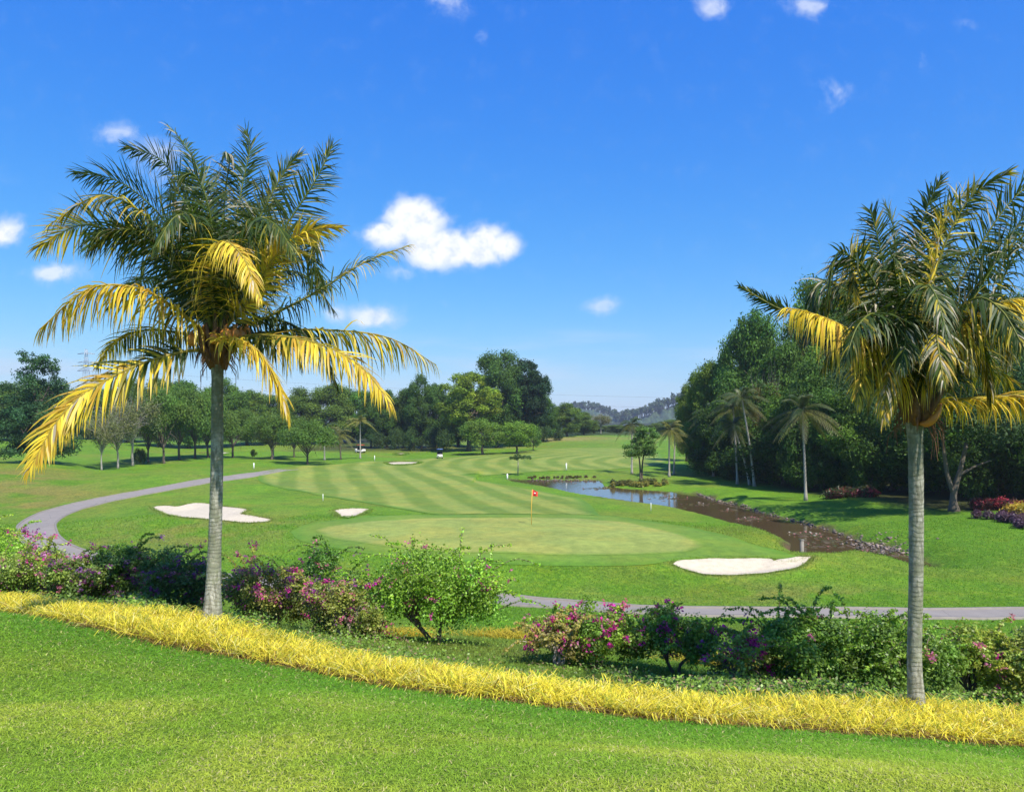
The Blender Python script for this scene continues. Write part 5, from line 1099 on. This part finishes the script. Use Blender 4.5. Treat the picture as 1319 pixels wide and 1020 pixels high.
# right palm
DR = 9.9; br = np.array([X(1180, DR), DR, tz(X(1180, DR), DR)])
rp = empty('coconut_palm', br, 'coconut palm with a thick pale trunk and wind blown crown near the right edge', 'palm')
AR = lambda px, py, dz=0: at(px, py, DR + dz) - br
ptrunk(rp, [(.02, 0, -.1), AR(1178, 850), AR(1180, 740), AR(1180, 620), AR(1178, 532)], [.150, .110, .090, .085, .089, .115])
FR_ = [
 ([(1172,515,0),(1120,450,.1),(1060,415,.2),(1005,398,.3),(952,368,.4)], dict(yel=.25, L=.30, droop=.6, tipy=-.4, n=46, start=.72, lift=.4, w=.022)),
 ([(1172,515,-.1),(1130,455,-.3),(1085,420,-.6),(1040,402,-.8),(1012,396,-.9)], dict(yel=.85, L=.78, droop=2.6, kink=.5, spread=.8, tipy=.2)),
 ([(1174,510,0),(1150,440,.1),(1118,375,.1),(1095,330,-.1),(1104,385,-.5)], dict(yel=.22, L=.5, droop=1.0, tipy=.7)),
 ([(1175,510,.1),(1158,430,.3),(1140,350,.4),(1128,295,.4),(1120,270,.4)], dict(yel=.03, L=.56, droop=1.1)),
 ([(1175,510,.1),(1160,420,.5),(1155,340,.8),(1150,290,.9),(1140,262,.9)], dict(yel=.04, L=.56, droop=1.0, dry=.08)),
 ([(1177,510,.1),(1175,410,.3),(1182,320,.4),(1195,265,.3),(1212,232,.2)], dict(yel=.10, L=.5, droop=.8)),
 ([(1178,510,0),(1190,410,0),(1215,320,-.1),(1250,255,-.2),(1300,222,-.4)], dict(yel=.30, L=.52, droop=.9, dry=.1)),
 ([(1178,510,-.1),(1188,410,-.4),(1205,330,-.6),(1215,282,-.8),(1222,262,-1.0)], dict(yel=.75, L=.40, droop=1.2, tipy=.5, dry=.15)),
 ([(1180,510,.1),(1210,420,.3),(1255,330,.4),(1300,262,.4),(1350,220,.4)], dict(yel=.15, L=.55, droop=1.0)),
 ([(1182,512,0),(1225,430,.1),(1275,350,.1),(1318,280,0),(1362,235,0)], dict(yel=.02, L=.6, droop=1.1, dry=.14)),
 ([(1182,515,-.1),(1205,455,-.4),(1250,410,-.7),(1310,385,-.9),(1375,400,-1.0)], dict(yel=.72, L=.66, droop=2.1, kink=.4, roll=-.3)),
 ([(1183,522,0),(1225,515,.1),(1275,512,.2),(1325,512,.2),(1390,540,.2)], dict(yel=.70, L=.5, droop=2.0, kink=.3)),
 ([(1182,515,.1),(1235,465,.4),(1290,420,.7),(1345,400,.9),(1400,420,1.0)], dict(yel=.4, L=.6, droop=1.7)),
 ([(1172,515,.1),(1135,465,.5),(1105,440,.9),(1078,445,1.2),(1060,475,1.4)], dict(yel=.25, L=.56, droop=1.7)),
 ([(1174,512,-.1),(1150,440,-.5),(1128,405,-1.0),(1105,420,-1.4),(1090,460,-1.6)], dict(yel=.15, L=.6, droop=1.6)),
 ([(1178,510,-.1),(1180,420,-.6),(1190,370,-1.1),(1205,380,-1.5),(1220,430,-1.8)], dict(yel=.12, L=.56, droop=1.5, dry=.12)),
 ([(1182,512,-.1),(1215,430,-.5),(1255,385,-.9),(1290,400,-1.2),(1320,450,-1.5)], dict(yel=.2, L=.6, droop=1.7)),
 ([(1180,510,.2),(1195,420,.9),(1225,350,1.5),(1255,320,2.0),(1290,325,2.3)], dict(yel=.05, L=.6, droop=1.2)),
 ([(1175,510,.2),(1160,420,.9),(1145,360,1.5),(1130,340,2.0),(1112,355,2.3)], dict(yel=.05, L=.6, droop=1.2)),
 ([(1178,510,.1),(1186,400,.3),(1200,310,.4),(1228,265,.4),(1262,240,.4)], dict(yel=.12, L=.52, droop=1.1, dry=.3, kink=.4)),
 ([(1174,516,0),(1145,480,-.2),(1120,470,-.5),(1108,490,-.7),(1106,520,-.8)], dict(yel=.5, L=.42, droop=2.0)),
 ([(1184,512,.1),(1240,400,.4),(1290,330,.6),(1345,300,.7),(1400,310,.8)], dict(yel=.06, L=.62, droop=1.2)),
 ([(1183,518,0),(1215,490,.5),(1250,475,.9),(1285,480,1.3),(1310,505,1.5)], dict(yel=.35, L=.55, droop=1.8)),
 ([(1176,514,0),(1165,450,.1),(1145,410,.2),(1120,390,.2),(1100,395,.2)], dict(yel=.08, L=.6, droop=1.6)),
]
for q, (ex, ey, dz, yl_) in enumerate([(1098, 470, -.3, .1), (1118, 525, .1, .35), (1138, 540, -.5, .45), (1092, 430, .5, .1), (1250, 470, -.5, .4), (1275, 520, -.1, .3), (1300, 470, .4, .2), (1160, 470, -.9, .15), (1215, 490, -.9, .3), (1330, 350, -.3, .05), (1300, 300, -.6, .1), (1150, 330, -.7, .05)]):
    sx = 1 if ex > 1180 else -1; tx = 1180 + (ex - 1180) * .62
    FR_.append(([(1179, 510, dz * .05), (1180 + (ex - 1180) * .3, 440, dz * .35), (tx, 392 + (q % 3) * 12, dz * .8), (ex - sx * 6, ey * .5 + 205, dz * 1.2), (ex, ey, dz * 1.5)], dict(yel=yl_, L=.56, droop=1.9, kink=.35, dry=.10 if q % 2 else .25)))
for q in range(5):
    a = g.uniform(-.8, 1.2); rr_ = g.uniform(150, 250); dz = g.uniform(-.9, 1.3); e = (1182 + rr_ * math.sin(a) * .9, 512 - rr_ * math.cos(a) * .95)
    FR_.append(([(1179, 508, .1), (1180 + (e[0] - 1180) * .25, 508 + (e[1] - 508) * .42, dz * .3), (1180 + (e[0] - 1180) * .62, 508 + (e[1] - 508) * .84, dz * .7), (e[0], e[1] + 8, dz), (e[0] + 34 * math.sin(a) + g.normal() * 12, e[1] + 30 + g.uniform(0, 40), dz * 1.2)], dict(yel=g.uniform(0, .2), L=.56, droop=g.uniform(.9, 1.5), roll=g.uniform(-1.2, 1.2), dry=.08)))
for q, (P, kw) in enumerate(FR_):
    kw = dict(dict(w=.026, rmax=.024), **kw); frond(rp, [AR(*p) for p in P], 300 + q, **kw)
crownshaft(rp, AR, (1180, 500), DR, 5)
m = MB(); P, _ = spline([AR(1186, 545, -.1), AR(1196, 545, -.3), AR(1208, 532, -.35), AR(1212, 520, -.3)], 12); m.tube(P, np.interp(np.linspace(0, 1, 12), [0, .5, 1], [.03, .05, .015]), 8); m.build('flower_spathe', M['husk'], rp, True)

# ------------------------------------------------------------------ air
m, nt, b, out = mat('air'); nt.nodes.remove(b); v = N(nt, 'ShaderNodeVolumePrincipled'); v.inputs['Color'].default_value = (.80, .88, 1.0, 1); v.inputs['Density'].default_value = HAZE
v.inputs['Anisotropy'].default_value = .2; nt.links.new(v.outputs[0], out.inputs['Volume'])
mb = MB(); zt = 130.0; mb.box((0, 0, (zt - 14) / 2), (3760, 3760, zt + 14)); tag(mb.build('haze', m), kind='stuff')
